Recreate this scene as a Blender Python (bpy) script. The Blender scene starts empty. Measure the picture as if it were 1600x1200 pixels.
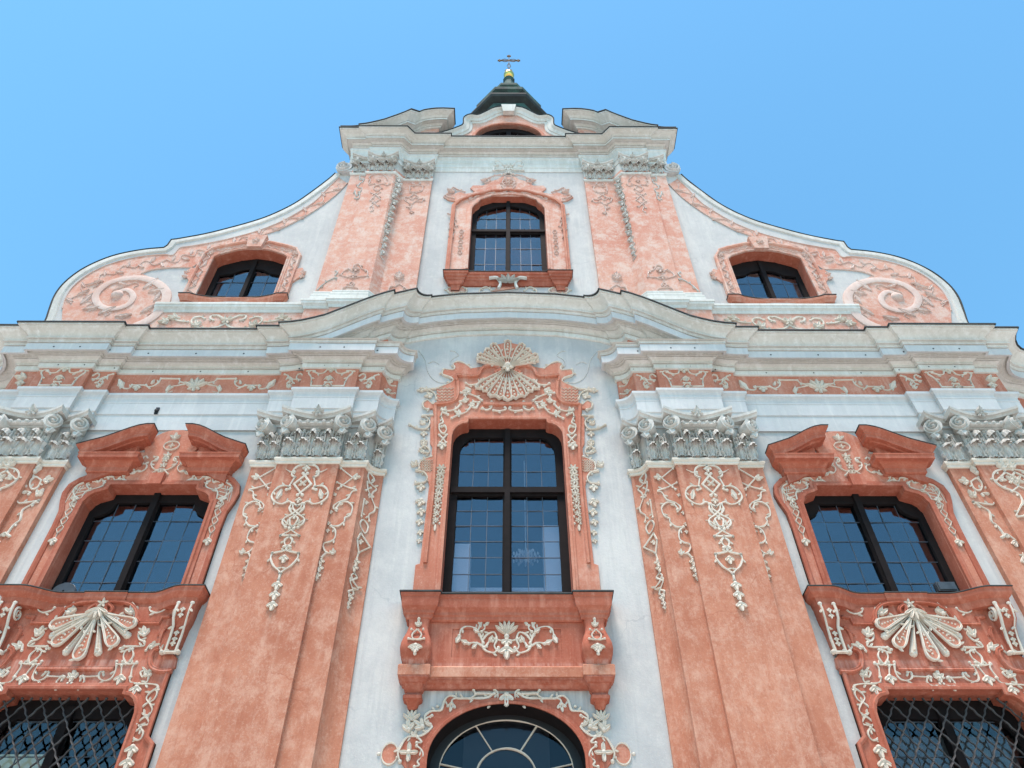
import bpy, bmesh, math, random
from mathutils import Vector, Matrix
random.seed(7)
SC = bpy.context.scene
COL = SC.collection

# ------------------------------------------------------------------ camera
PITCH, YAW, ROLL, CAMX, FPX, DIST, EYE = 0.814644668, 0.00624733856, -0.00239757481, 0.0250527, 1205.0, 12.0, 1.6
_cp, _sp, _cy, _sy, _cr, _sr = math.cos(PITCH), math.sin(PITCH), math.cos(YAW), math.sin(YAW), math.cos(ROLL), math.sin(ROLL)
FWD = Vector((_sy*_cp, _cy*_cp, _sp)); _right = Vector((_cy, -_sy, 0)); _up = _right.cross(FWD)
RGT = _right*_cr + _up*_sr; UPV = _up*_cr - _right*_sr
cam = bpy.data.cameras.new('camera'); camo = bpy.data.objects.new('camera', cam); COL.objects.link(camo)
camo.matrix_world = Matrix(((RGT.x, UPV.x, -FWD.x, CAMX), (RGT.y, UPV.y, -FWD.y, -DIST), (RGT.z, UPV.z, -FWD.z, EYE), (0, 0, 0, 1)))
cam.sensor_width = 36; cam.lens = 36*FPX/1600; cam.clip_end = 5000; cam.clip_start = 0.05
SC.camera = camo

# ------------------------------------------------------------------ sky, light, exposure
SUN_EL, SUN_AZ = math.radians(72), math.radians(200)     # high in front, a little to the left, softened by thin bright cloud
w = bpy.data.worlds.new('World'); SC.world = w; w.use_nodes = True
nt = w.node_tree; bg = nt.nodes['Background']
sky = nt.nodes.new('ShaderNodeTexSky'); sky.sky_type = 'NISHITA'; sky.sun_disc = False
sky.sun_elevation = SUN_EL; sky.sun_rotation = SUN_AZ
sky.air_density = 1.2; sky.dust_density = 0.3; sky.ozone_density = 1.0; sky.altitude = 300
tint = nt.nodes.new('ShaderNodeMix'); tint.data_type = 'RGBA'; tint.blend_type = 'MULTIPLY'; tint.inputs[0].default_value = 1
tint.inputs[7].default_value = (0.60, 1.0, 1.02, 1)      # the phone's deep blue rendering of the sky
nt.links.new(sky.outputs[0], tint.inputs[6]); nt.links.new(tint.outputs[2], bg.inputs[0]); bg.inputs[1].default_value = 0.15
sl = bpy.data.lights.new('sun', 'SUN'); so = bpy.data.objects.new('sun', sl); COL.objects.link(so)
sl.energy = 3.2; sl.angle = math.radians(20); sl.color = (1.0, 0.85, 0.78)
_d = Vector((math.sin(SUN_AZ)*math.cos(SUN_EL), math.cos(SUN_AZ)*math.cos(SUN_EL), math.sin(SUN_EL)))
so.rotation_euler = _d.to_track_quat('Z', 'Y').to_euler(); so.location = (0, -30, 60)
SC.view_settings.view_transform = 'Standard'; SC.view_settings.look = 'None'
SC.view_settings.exposure = 0.88; SC.view_settings.gamma = 1.0; SC.view_settings.use_curve_mapping = False
SC.render.engine = 'CYCLES'; SC.cycles.use_denoising = True
SC.cycles.max_bounces = 5; SC.cycles.diffuse_bounces = 3; SC.cycles.glossy_bounces = 2; SC.cycles.use_adaptive_sampling = True; SC.cycles.adaptive_threshold = .02; SC.cycles.transparent_max_bounces = 12

# ------------------------------------------------------------------ materials
def srgb(r, g, b):
    f = lambda c: c/12.92 if c <= .04045 else ((c+.055)/1.055)**2.4
    return (f(r/255), f(g/255), f(b/255), 1)

class NT:
    def __init__(s, name):
        s.m = bpy.data.materials.new(name); s.m.use_nodes = True; s.t = s.m.node_tree
        s.b = s.t.nodes['Principled BSDF']; s.pos = s.t.nodes.new('ShaderNodeNewGeometry').outputs['Position']
    def n(s, typ, **k):
        x = s.t.nodes.new(typ)
        for a, v in k.items(): setattr(x, a, v)
        return x
    def link(s, a, b): s.t.links.new(a, b)
    def noise(s, scale, sx=1, sy=1, sz=1, detail=5, rough=.6, off=0.0, dist=0.):
        mp = s.n('ShaderNodeMapping'); mp.inputs['Scale'].default_value = (sx, sy, sz); mp.inputs['Location'].default_value = (off, off*1.7, off*.6)
        s.link(s.pos, mp.inputs[0]); x = s.n('ShaderNodeTexNoise'); x.inputs['Scale'].default_value = scale
        x.inputs['Detail'].default_value = detail; x.inputs['Roughness'].default_value = rough; x.inputs['Distortion'].default_value = dist
        s.link(mp.outputs[0], x.inputs['Vector']); return x.outputs['Fac']
    def ramp(s, fac, lo, hi):
        r = s.n('ShaderNodeMapRange'); r.inputs['From Min'].default_value = lo; r.inputs['From Max'].default_value = hi
        s.link(fac, r.inputs['Value']); return r.outputs['Result']
    def mix(s, fac, a, b):
        x = s.n('ShaderNodeMix', data_type='RGBA')
        if isinstance(fac, float): x.inputs[0].default_value = fac
        else: s.link(fac, x.inputs[0])
        for i, c in ((6, a), (7, b)):
            if isinstance(c, tuple): x.inputs[i].default_value = c
            else: s.link(c, x.inputs[i])
        return x.outputs[2]
    def mul(s, a, k):
        x = s.n('ShaderNodeMath', operation='MULTIPLY'); s.link(a, x.inputs[0])
        if isinstance(k, float): x.inputs[1].default_value = k
        else: s.link(k, x.inputs[1])
        return x.outputs[0]
    def bump(s, h, strength, dist):
        x = s.n('ShaderNodeBump'); x.inputs['Strength'].default_value = strength; x.inputs['Distance'].default_value = dist
        s.link(h, x.inputs['Height']); s.link(x.outputs[0], s.b.inputs['Normal'])
    def done(s, col, rough=.85):
        if isinstance(col, tuple): s.b.inputs['Base Color'].default_value = col
        else: s.link(col, s.b.inputs['Base Color'])
        s.b.inputs['Roughness'].default_value = rough; return s.m

def plaster(name, base, dark, pale, patch=.5, streak=.35, fine=.25, sz=1.0, lo=.5, hi=.68, off=0., bump=.25, drip=None, crack=0.):
    """limewashed plaster: broad blotches, pale worn patches, rain streaks, fine mottling, hairline cracks"""
    k = NT(name)
    c = k.mix(k.mul(k.ramp(k.noise(.45, sz=sz, detail=4, rough=.65, off=off), .36, .66), .75), base, dark)
    c = k.mix(k.mul(k.ramp(k.noise(2.7, sz=sz*.8, detail=6, rough=.82, off=off+3.1, dist=.15), lo, hi), patch), c, pale)
    c = k.mix(k.mul(k.ramp(k.noise(2.2, sx=3.2, sy=3.2, sz=.16, detail=4, off=off+1.3), .52, .72), streak), c, pale)
    c = k.mix(k.mul(k.ramp(k.noise(2.6, sx=3.4, sy=3.4, sz=.2, detail=4, rough=.7, off=off+7.3), .53, .72), streak*.9), c, dark)
    c = k.mix(k.mul(k.ramp(k.noise(9, sz=.6, detail=4, rough=.85, off=off+2.), .46, .72), fine), c, dark)
    c = k.mix(k.mul(k.ramp(k.noise(26, detail=2, rough=.7, off=off+5.), .55, .78), fine*.9), c, pale)
    if drip:                              # run-off stains that hang from a ledge: (z of the ledge, length, colour)
        sx = k.n('ShaderNodeSeparateXYZ'); k.link(k.pos, sx.inputs[0])
        ax_ = k.n('ShaderNodeMath', operation='ABSOLUTE'); k.link(sx.outputs['X'], ax_.inputs[0])
        for z, ln, col, amt, *xm in drip:
            if xm: amt_ = k.mul(k.ramp(ax_.outputs[0], xm[0], xm[0]-.25), amt)
            else: amt_ = amt
            up = k.ramp(sx.outputs['Z'], z-ln, z); dn = k.ramp(sx.outputs['Z'], z+.06, z+.02)
            st = k.ramp(k.noise(5.2, sx=2.6, sy=2.6, sz=.06, detail=3, rough=.6, off=off+z), .40, .66)
            c = k.mix(k.mul(k.mul(k.mul(up, dn), st), amt_), c, col)
    if crack:
        vo = k.n('ShaderNodeTexVoronoi', feature='DISTANCE_TO_EDGE'); vo.inputs['Scale'].default_value = .55
        wv = k.n('ShaderNodeVectorMath', operation='ADD'); nn = k.n('ShaderNodeTexNoise'); nn.inputs['Scale'].default_value = 1.6; nn.inputs['Detail'].default_value = 4
        k.link(k.pos, nn.inputs['Vector']); k.link(k.pos, wv.inputs[0]); k.link(nn.outputs['Color'], wv.inputs[1]); k.link(wv.outputs[0], vo.inputs['Vector'])
        c = k.mix(k.mul(k.mul(k.ramp(vo.outputs['Distance'], .010, .002), k.ramp(k.noise(.8, off=off+21), .52, .6)), crack), c, dark)
    k.bump(k.noise(16, detail=3, rough=.75), bump, .012)
    return k.done(c, .9)

M = {}
RUST = srgb(150, 74, 50); SOOT = srgb(132, 128, 122)
M['pink'] = plaster('pink_plaster', srgb(186, 123, 95), srgb(155, 86, 60), srgb(202, 157, 133), .7, .3, .55, lo=.46, hi=.66, drip=[(11.85, 1.1, RUST, .6)], crack=.5)
M['red'] = plaster('red_plaster', srgb(169, 91, 66), srgb(144, 70, 48), srgb(196, 132, 108), .4, .6, .45, off=9., drip=[(7.7, .5, srgb(206, 160, 142), .5)])
M['rose'] = plaster('rose_plaster', srgb(188, 120, 94), srgb(166, 92, 68), srgb(208, 163, 142), .5, .5, .5, off=4.)
M['faded'] = plaster('faded_pink_plaster', srgb(200, 149, 127), srgb(180, 106, 82), srgb(206, 187, 172), .65, .15, .6, sz=1.3, lo=.45, hi=.60, off=2., crack=.3)
M['white'] = plaster('white_limewash', srgb(192, 186, 179), srgb(160, 157, 154), srgb(202, 195, 185), .5, .45, .3, off=6., bump=.4, drip=[(7.36, .75, SOOT, .8, 1.75), (8.95, 1.3, SOOT, .5, 2.0)], crack=.6)
M['offwhite'] = plaster('offwhite_plaster', srgb(196, 193, 189), srgb(172, 170, 166), srgb(206, 201, 194), .4, .6, .3, off=12.)
M['cornice'] = plaster('cornice_stucco', srgb(208, 204, 194), srgb(178, 172, 160), srgb(218, 215, 209), .5, .7, .4, off=5., crack=.5)
M['stucco'] = plaster('cream_stucco', srgb(213, 200, 183), srgb(184, 168, 148), srgb(222, 213, 201), .4, .25, .45, off=8., bump=.45)
M['blush'] = plaster('worn_pink_stucco', srgb(206, 180, 166), srgb(186, 150, 134), srgb(214, 198, 188), .5, .2, .5, off=14., bump=.4)
M['capital'] = plaster('grey_stucco', srgb(198, 193, 184), srgb(160, 154, 143), srgb(212, 208, 201), .5, .35, .55, off=10., bump=.5)
def simple(name, col, rough, metal=0., var=None, scale=6.):
    k = NT(name); c = col
    if var: c = k.mix(k.ramp(k.noise(scale, detail=6, rough=.7), .4, .65), col, var)
    k.b.inputs['Metallic'].default_value = metal; k.b.inputs['Specular IOR Level'].default_value = .2 if 'wood' in name else .5
    k.bump(k.noise(scale*4), .15, .01)
    return k.done(c, rough)
M['wood'] = simple('dark_window_wood', srgb(26, 19, 18), .85, var=srgb(16, 12, 12), scale=5)
M['lead'] = simple('lead_came', srgb(78, 84, 92), .55, .2, srgb(58, 64, 72))
M['iron'] = simple('wrought_iron', srgb(72, 68, 66), .6, .2, srgb(48, 45, 44))
M['sheet'] = simple('weathered_sheet_metal', srgb(40, 42, 42), .85, 0, srgb(58, 62, 60))
M['copper'] = simple('copper_patina', srgb(50, 84, 75), .85, .0, srgb(17, 24, 24), 1.3)
M['blackcu'] = simple('dark_copper', srgb(24, 27, 27), .85, 0, srgb(38, 48, 45), 2.5)
M['gold'] = simple('gilded_metal', (0.83, 0.55, 0.16, 1), .28, 1., (0.6, 0.36, 0.1, 1), 3.)
M['oldgold'] = simple('tarnished_gilding', (0.17, 0.11, 0.05, 1), .9, 0., (0.06, 0.045, 0.03, 1), 5.)
M['lamp'] = simple('grey_lamp_housing', srgb(70, 74, 78), .5, .2, srgb(54, 58, 62))
M['black'] = simple('black_metal', srgb(30, 30, 32), .5, .2)
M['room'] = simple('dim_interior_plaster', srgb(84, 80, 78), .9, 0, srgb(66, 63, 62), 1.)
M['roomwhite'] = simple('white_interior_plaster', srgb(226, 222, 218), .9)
M['curtain'] = simple('pale_blind_cloth', srgb(214, 206, 172), .9, 0, srgb(190, 186, 160), 2.)
M['crystal'] = simple('chandelier_crystal', srgb(226, 222, 216), .15)
M['roof'] = simple('roof_tiles', srgb(120, 66, 52), .8, 0, srgb(92, 52, 42), 3.)

def glass(name, tint, amount):
    k = NT(name); t = k.t
    t.nodes.remove(k.b); out = [n for n in t.nodes if n.type == 'OUTPUT_MATERIAL'][0]
    gl = k.n('ShaderNodeBsdfGlossy'); gl.inputs['Roughness'].default_value = .015; gl.inputs['Color'].default_value = (.92, .95, 1, 1)
    tr = k.n('ShaderNodeBsdfTransparent'); tr.inputs['Color'].default_value = tint
    lw = k.n('ShaderNodeLayerWeight'); lw.inputs['Blend'].default_value = .5
    bp = k.n('ShaderNodeBump'); bp.inputs['Strength'].default_value = .035; bp.inputs['Distance'].default_value = .05
    k.link(k.noise(3.2, detail=2), bp.inputs['Height']); k.link(bp.outputs[0], gl.inputs['Normal'])
    pw = k.n('ShaderNodeMath', operation='POWER'); k.link(lw.outputs['Facing'], pw.inputs[0]); pw.inputs[1].default_value = 4
    ad = k.n('ShaderNodeMath', operation='MULTIPLY_ADD'); k.link(pw.outputs[0], ad.inputs[0]); ad.inputs[1].default_value = .7; ad.inputs[2].default_value = amount
    mx = k.n('ShaderNodeMixShader'); k.link(ad.outputs[0], mx.inputs[0]); k.link(tr.outputs[0], mx.inputs[1]); k.link(gl.outputs[0], mx.inputs[2])
    k.link(mx.outputs[0], out.inputs['Surface']); return k.m
M['glass'] = glass('old_window_glass', (.72, .75, .80, 1), .10)
M['dimglass'] = glass('reflection_darkened_glass', (.4, .42, .45, 1), .03)  # portal glass darkened in place of dark reflections from across the square
M['clearglass'] = glass('grille_window_glass', (.9, .92, .93, 1), .04)

# ------------------------------------------------------------------ helpers
def P(px, py, d=0.):
    v = FWD + RGT*((px-800)/FPX) + UPV*((600-py)/FPX); t = (DIST-d)/v.y
    return (CAMX+v.x*t, EYE+v.z*t)
def Z(ox, oy, s, d=0.):
    return lambda *pts: [P(ox+u*s, oy+v*s, d) for u, v in pts]
def spline(pts, n=5, closed=False):
    if len(pts) < 3 and not closed: return list(pts)
    out = []; N = len(pts)
    rng = range(N) if closed else range(N-1)
    for i in rng:
        if closed: p0, p1, p2, p3 = pts[(i-1) % N], pts[i], pts[(i+1) % N], pts[(i+2) % N]
        else:
            p1, p2 = pts[i], pts[i+1]
            p0 = pts[i-1] if i else (2*p1[0]-p2[0], 2*p1[1]-p2[1]); p3 = pts[i+2] if i+2 < N else (2*p2[0]-p1[0], 2*p2[1]-p1[1])
        for k in range(n):
            t = k/n; t2 = t*t; t3 = t2*t
            out.append(tuple(.5*(2*p1[j]+(p2[j]-p0[j])*t+(2*p0[j]-5*p1[j]+4*p2[j]-p3[j])*t2+(3*p1[j]-p0[j]-3*p2[j]+p3[j])*t3) for j in (0, 1)))
    if not closed: out.append(pts[-1])
    return out
def arc(cx, cz, r, a0, a1, n=12, rz=None):
    rz = rz or r
    return [(cx+r*math.cos(math.radians(a0+(a1-a0)*i/n)), cz+rz*math.sin(math.radians(a0+(a1-a0)*i/n))) for i in range(n+1)]
def msym(pts, ax):
    """outline half (from axis to axis) -> whole closed outline"""
    return list(pts)+[(2*ax-x, z) for x, z in reversed(pts)]

class MB:
    def __init__(s): s.v = []; s.f = []; s.smooth = False
    def add(s, vs, fs):
        o = len(s.v); s.v += [tuple(v) for v in vs]; s.f += [tuple(i+o for i in f) for f in fs]; return s
    def box(s, x0, x1, d0, d1, z0, z1):
        vs = [(x, -d, z) for z in (z0, z1) for d in (d0, d1) for x in (x0, x1)]
        return s.add(vs, [(0, 1, 3, 2), (4, 6, 7, 5), (0, 4, 5, 1), (2, 3, 7, 6), (0, 2, 6, 4), (1, 5, 7, 3)])
    def grid(s, rows, closed=False):
        n = len(rows[0]); vs = [p for r in rows for p in r]; fs = []
        for i in range(len(rows)-1):
            for j in range(n if closed else n-1):
                k = (j+1) % n; fs.append((i*n+j, i*n+k, (i+1)*n+k, (i+1)*n+j))
        return s.add(vs, fs)
    def stroke(s, pts, wd=.05, h=.035, surf=0., taper=(1., 1.), closed=False, prof=None):
        """half round stucco ribbon lying on the surface"""
        n = len(pts)
        if n < 2: return s
        sf = surf if callable(surf) else (lambda x, z: surf)
        thin = wd < .061 and prof is None; sprout = []
        prof = prof or ((-.5, -.3), (-.44, .62), (-.22, 1.), (.05, .8), (.30, .92), (.46, .5), (.5, -.3))
        ph = (pts[0][0]*37.1+pts[0][1]*17.3) % 6.28
        if thin:
            h *= .8
            if not closed and math.hypot(pts[0][0]-pts[-1][0], pts[0][1]-pts[-1][1]) > .05:
                for q_, t_ in ((pts[0], taper[0]), (pts[-1], taper[1])):
                    if t_ > .8: s.blob(q_[0], q_[1], wd*.72, h*1.25, surf)
        rows = []
        for i, (x, z) in enumerate(pts):
            a = pts[(i-1) % n] if (closed or i) else pts[0]; b = pts[(i+1) % n] if (closed or i < n-1) else pts[-1]
            tx, tz = b[0]-a[0], b[1]-a[1]; L = math.hypot(tx, tz) or 1; nx, nz = -tz/L, tx/L
            m = 1.
            if 0 < i < n-1 or closed:
                ux, uz = x-a[0], z-a[1]; l2 = math.hypot(ux, uz) or 1; c = abs((ux*tx+uz*tz)/(l2*L)); m = min(1.6, 1/max(c, .5))
            t = i/(n-1); k = taper[0]+(taper[1]-taper[0])*t
            if thin: k *= 1+.22*math.sin(ph+i*.55)+.08*math.sin(ph*3+i*1.7)
            rows.append([(x+nx*o*wd*k*m*(.76 if wd < .06 else 1), -(sf(x, z)+q*h*(.4+.6*k)), z+nz*o*wd*k*m*(.76 if wd < .06 else 1)) for o, q in prof])
        if closed: rows.append(rows[0])
        s.grid(rows); nrow = len(s.v)
        if thin and not closed and .036 <= wd and n > 5:
            run, side, L_ = .12, 1, 0.
            for a, b in zip(pts, pts[1:]):
                dl = math.hypot(b[0]-a[0], b[1]-a[1]); L_ += dl; run += dl
                if run > .24 and dl > 1e-6:
                    run = 0.; side = -side; an = math.degrees(math.atan2(b[1]-a[1], b[0]-a[0]))+side*48
                    sprout.append((a[0], a[1], an))
            if L_ < .32: sprout = []
        if not closed:
            q = len(prof); o = len(s.v)-q*len(rows); s.f.append(tuple(o+i for i in range(q))); e = len(s.v)-q; s.f.append(tuple(e+i for i in reversed(range(q))))
        for x_, z_, an in sprout: s.leaf(x_, z_, an, .095, .06, .028, surf, 1)
        return s
    def blob(s, x, z, r, h=None, surf=0., rz=None, n=8):
        sf = surf(x, z) if callable(surf) else surf
        h = h or r*.7; rz = rz or r
        rows = [[(x+r*math.cos(6.2832*j/n)*c, -(sf+h*q), z+rz*math.sin(6.2832*j/n)*c) for j in range(n)] for c, q in ((1, -.2), (.85, .5), (.5, .86), (.05, 1.))]
        return s.grid(rows, True)
    def leaf(s, x, z, ang, L, wd, h=.04, surf=0., lobes=2):
        """lobed leaf from (x,z) in direction ang (degrees)"""
        sf = surf(x, z) if callable(surf) else surf
        ca, sa = math.cos(math.radians(ang)), math.sin(math.radians(ang)); rows = []
        N = 6*lobes
        for i in range(N+1):
            t = i/N; env = math.sin(math.pi*min(1, t*.86+.1))**.8
            sc = env*(1-.28*abs(math.sin(math.pi*lobes*t)))*wd*.5
            if i == N: sc = wd*.03
            row = []
            for o, q in ((-1, -.2), (-.55, .8), (0, .45), (.55, .8), (1, -.2)):
                l = t*L; row.append((x+ca*l-sa*o*sc, -(sf+h*q*(.35+.65*math.sin(math.pi*min(1, .15+t*.75)))+h*.5*t*t), z+sa*l+ca*o*sc))
            rows.append(row)
        return s.grid(rows)
    def bell(s, x, z, r, surf=0., ang=-90):
        for da, L in ((-48, .8), (48, .8), (0, 1.1)): s.leaf(x, z, ang+da, r*L, r*.8, r*.34, surf, 1)
        s.blob(x, z, r*.28, r*.34, surf); return s
    def flower(s, x, z, r, surf=0., n=4, a0=0):
        for i in range(n): s.leaf(x, z, a0+360*i/n, r, r*.72, r*.4, surf, 1)
        s.blob(x, z, r*.3, r*.45, surf); return s
    def plansweep(s, path, prof, shift=None, capends=True):
        """horizontal moulding: path [(x, d, mx, md)], profile [(out, z)]"""
        rows = []
        for x, d, mx, md in path:
            row = []
            for o, z in prof:
                X = x+mx*o; row.append((X, -(d+md*o), z+(shift(X) if shift else 0)))
            rows.append(row)
        o0 = len(s.v); s.grid(rows); q = len(prof)
        if capends:
            s.f.append(tuple(o0+i for i in range(q))); e = len(s.v)-q; s.f.append(tuple(e+i for i in reversed(range(q))))
        return s
    def facesweep(s, path, prof, closed=False):
        """moulding running in the plane of the wall: profile [(offset to the left of travel, depth)]"""
        n = len(path); rows = []
        for i in range(n):
            a = path[i-1] if (i or closed) else None; b = path[(i+1) % n] if (i < n-1 or closed) else None; p = path[i]
            def nr(u, v):
                dx, dz = v[0]-u[0], v[1]-u[1]; L = math.hypot(dx, dz) or 1; return (-dz/L, dx/L)
            if a is None: m = nr(p, b)
            elif b is None: m = nr(a, p)
            else:
                n1, n2 = nr(a, p), nr(p, b); dx, dz = n1[0]+n2[0], n1[1]+n2[1]; L2 = dx*dx+dz*dz
                k = 2/max(L2, .5); m = (dx*k*.999, dz*k*.999)
            rows.append([(p[0]+m[0]*o, -d, p[1]+m[1]*o) for o, d in prof])
        if closed: rows.append(rows[0])
        o0 = len(s.v); s.grid(rows); q = len(prof)
        if not closed:
            s.f.append(tuple(o0+i for i in range(q))); e = len(s.v)-q; s.f.append(tuple(e+i for i in reversed(range(q))))
        return s
    def lathe(s, cx, cy, prof, n=16, a0=0., ex=1.):
        rows = [[(cx+r*math.cos(a0+6.28318*j/n), cy+r*math.sin(a0+6.28318*j/n)*ex, z) for j in range(n)] for r, z in prof]
        return s.grid(rows, True)
    def mirrored(s, ax=0.):
        m = MB(); m.v = [(2*ax-x, y, z) for x, y, z in s.v]; m.f = [tuple(reversed(f)) for f in s.f]; return m
    def withmirror(s, ax):
        m = s.mirrored(ax); return s.add(m.v, m.f)
    def build(s, name, mat, parent=None, smooth=False, angle=40):
        me = bpy.data.meshes.new(name); me.from_pydata(s.v, [], s.f); 
        bm = bmesh.new(); bm.from_mesh(me); bmesh.ops.recalc_face_normals(bm, faces=bm.faces); bm.to_mesh(me); bm.free()
        me.materials.append(M[mat])
        if smooth:
            me.shade_smooth(); me.set_sharp_from_angle(angle=math.radians(angle))
        return link(name, me, parent)
STUFF = ('strapwork', 'stucco', 'scroll', 'tendril')
def link(name, me, parent=None):
    o = bpy.data.objects.new(name, me); COL.objects.link(o)
    if any(k in name for k in STUFF) and name != 'gable_scroll': o['kind'] = 'stuff'     # runs of small relief, joined per field
    if parent: o.parent = parent
    return o
def both(name, mb, mat, pl, pr, smooth=False, angle=40):
    r_ = mb.mirrored()
    if mat in ('stucco', 'capital') and smooth:      # modelled by hand: the right side is not an exact mirror of the left
        f = lambda a, b_, c: math.sin(a*2.1+b_*1.3+c)*.55+math.sin(a*5.3-b_*4.1+c*2)*.3
        r_.v = [(x+.016*f(x, z, 1.), y-.006*f(z, x, 2.), z+.016*f(z, x, 4.)) for x, y, z in r_.v]
    return mb.build(name, mat, pl, smooth, angle), r_.build(name, mat, pr, smooth, angle)
DG = None
def plate_mesh(outline, d0, d1, holes=(), bevel=0.):
    """flat slab cut to an outline, front at depth d1, with openings"""
    cu = bpy.data.curves.new('tmp', 'CURVE'); cu.dimensions = '2D'; cu.fill_mode = 'BOTH'
    cu.extrude = abs(d1-d0)/2-bevel; cu.bevel_depth = bevel; cu.bevel_resolution = 1; cu.offset = -bevel
    for ol in [outline]+list(holes):
        sp = cu.splines.new('POLY'); sp.points.add(len(ol)-1); sp.use_cyclic_u = True
        for p, (x, z) in zip(sp.points, ol): p.co = (x, z, 0, 1)
    ob = bpy.data.objects.new('tmp', cu); COL.objects.link(ob)
    dg = bpy.context.evaluated_depsgraph_get(); me = bpy.data.meshes.new_from_object(ob.evaluated_get(dg))
    bpy.data.objects.remove(ob); bpy.data.curves.remove(cu)
    mid = (d0+d1)/2
    vs = [(v.co.x, -(mid+v.co.z), v.co.y) for v in me.vertices]; fs = [tuple(p.vertices) for p in me.polygons]
    bpy.data.meshes.remove(me); m = MB(); m.add(vs, fs)
    return m
def hair(ol):
    cx = (min(p[0] for p in ol)+max(p[0] for p in ol))/2; cz = (min(p[1] for p in ol)+max(p[1] for p in ol))/2
    return [(cx+(x-cx)*.995, cz+(z-cz)*.9975) for x, z in ol]
def weld(mb):
    key = {}; idx = []; vs = []
    for v in mb.v:
        k = tuple(round(c, 5) for c in v)
        if k not in key: key[k] = len(vs); vs.append(v)
        idx.append(key[k])
    out = MB(); out.v = vs
    for f in mb.f:
        g = [idx[i] for i in f]
        h = [a for i, a in enumerate(g) if a != g[i-1]]
        if len(h) >= 3: out.f.append(tuple(h))
    return out
def empty(name, parent=None, loc=(0, 0, 0)):
    o = bpy.data.objects.new(name, None); COL.objects.link(o); o.location = loc
    if parent: o.parent = parent
    return o
def tag(o, label, cat, group=None, kind=None):
    o['label'] = label; o['category'] = cat
    if group: o['group'] = group
    if kind: o['kind'] = kind
    return o

# ------------------------------------------------------------------ setting
g = MB(); g.add([(-900, -900, 0), (900, -900, 0), (900, 900, 0), (-900, 900, 0)], [(0, 1, 2, 3)])
M['paving'] = simple('pale_stone_paving', srgb(204, 198, 190), .9, 0, srgb(184, 178, 170), 1.5)
go = g.build('ground', 'paving'); go['kind'] = 'structure'

CH = empty('church')
tag(CH, 'pink and white baroque church with curved gable, white stucco scrolls and green turret', 'church')

# ------------------------------------------------------------------ ground plan of the lower storey (left half, x from outside to the axis)
WC, WS = -.32, -.12                     # wall planes: central bay, side bays
ARC = [(-2.89+.30*(1-math.cos(a)), -.27*math.sin(a)) for a in [math.radians(x) for x in (0, 15, 30, 45, 60, 75, 90)]]
def quarter(x):                         # depth of the concave return
    if x < -2.89: return 0.
    t = min(1, (x+2.89)/.30); return -.27*math.sin(math.acos(max(-1, min(1, 1-t))))
OUT = [(-12.6, -9.0, -1, 0), (-12.6, -.9, -1, 1)]+[(-11.28-.75*(1-math.cos(a))-.25*0, -.75*math.sin(a), -1, 1) for a in [math.radians(x) for x in (90, 75, 60, 45, 30, 15, 0)]]
OUTER = OUT+[(-10.70, 0, -1, 1), (-10.70, .1, -1, 1), (-9.52, .1, 1, 1), (-9.52, 0, 1, 1), (-9.0, 0, 1, 1)]
BAY = [(-9.0, -.1, 1, 1), (-5.2, -.1, -1, 1)]
INNER = [(-5.2, 0, -1, 1), (-4.66, 0, -1, 1), (-4.66, .1, -1, 1), (-3.41, .1, 1, 1), (-3.41, 0, 1, 1)]+[(x, d, 1, 1) for x, d in ARC]+[(-2.55, -.27, 1, 1)]
LEFT = OUTER+BAY+INNER
RAKEX = [(-20, 0), (-5.3, 0), (-5.0, .03), (-4.73, .10), (-4.29, .29), (-3.86, .59), (-3.41, .91), (-3.13, 1.09), (-2.83, 1.24), (-2.27, 1.46), (-1.85, 1.57), (-1.19, 1.68), (0, 1.74)]
def rake(x):
    x = -abs(x)
    for (a, za), (b, zb) in zip(RAKEX, RAKEX[1:]):
        if x <= b: return za+(zb-za)*(x-a)/(b-a)
    return RAKEX[-1][1]
def densify(path, step=.12):
    out = []
    for a, b in zip(path, path[1:]):
        n = max(1, int(abs(b[0]-a[0])/step)) if (a[2] != b[2] or abs(b[0]-a[0]) > .3) else 1
        for i in range(n):
            t = i/n; out.append(tuple(a[k]+(b[k]-a[k])*t for k in range(4)))
    out.append(path[-1]); return out

PROF_ARCH = [(-.3, 12.95), (.02, 12.95), (.02, 13.38), (.045, 13.40), (.05, 13.72), (.06, 13.735), (.06, 13.76), (.05, 13.77), (.055, 13.82), (.075, 13.87), (.11, 13.91), (.12, 13.92), (.12, 13.985), (0.0, 14.02), (-.3, 14.02)]
PROF_FRIEZE = [(-.3, 14.0), (0, 14.0), (0, 14.75), (-.3, 14.75)]
BED = [(-.3, 14.70), (.015, 14.70), (.045, 14.715), (.05, 14.835), (.02, 14.84), (.02, 14.86), (.075, 14.865), (.075, 14.885), (.05, 14.89), (.055, 14.905), (.075, 14.935), (.115, 14.965), (.15, 14.98), (.15, 14.985), (.13, 14.99), (.13, 15.005), (.19, 15.01), (.19, 15.03), (.335, 15.02), (.335, 15.005)]
CORONA = [(.345, 14.965), (.35, 15.18), (.315, 15.185), (.315, 15.205), (.375, 15.21), (.375, 15.23), (.35, 15.235), (.36, 15.255), (.385, 15.275), (.385, 15.28), (.36, 15.285), (.36, 15.30), (.425, 15.305)]
CYMA = [(.425, 15.33), (.39, 15.335), (.395, 15.365), (.42, 15.405), (.465, 15.45), (.53, 15.49), (.575, 15.515), (.59, 15.53), (.59, 15.545), (.63, 15.55), (.63, 15.60)]
FLASH = [(-.35, 15.60), (.645, 15.60), (.66, 15.585), (.665, 15.60), (.66, 15.63), (-.35, 15.68)]
def mir_path(p): return p+[(-x, d, -mx, md) for x, d, mx, md in reversed(p)]

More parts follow.
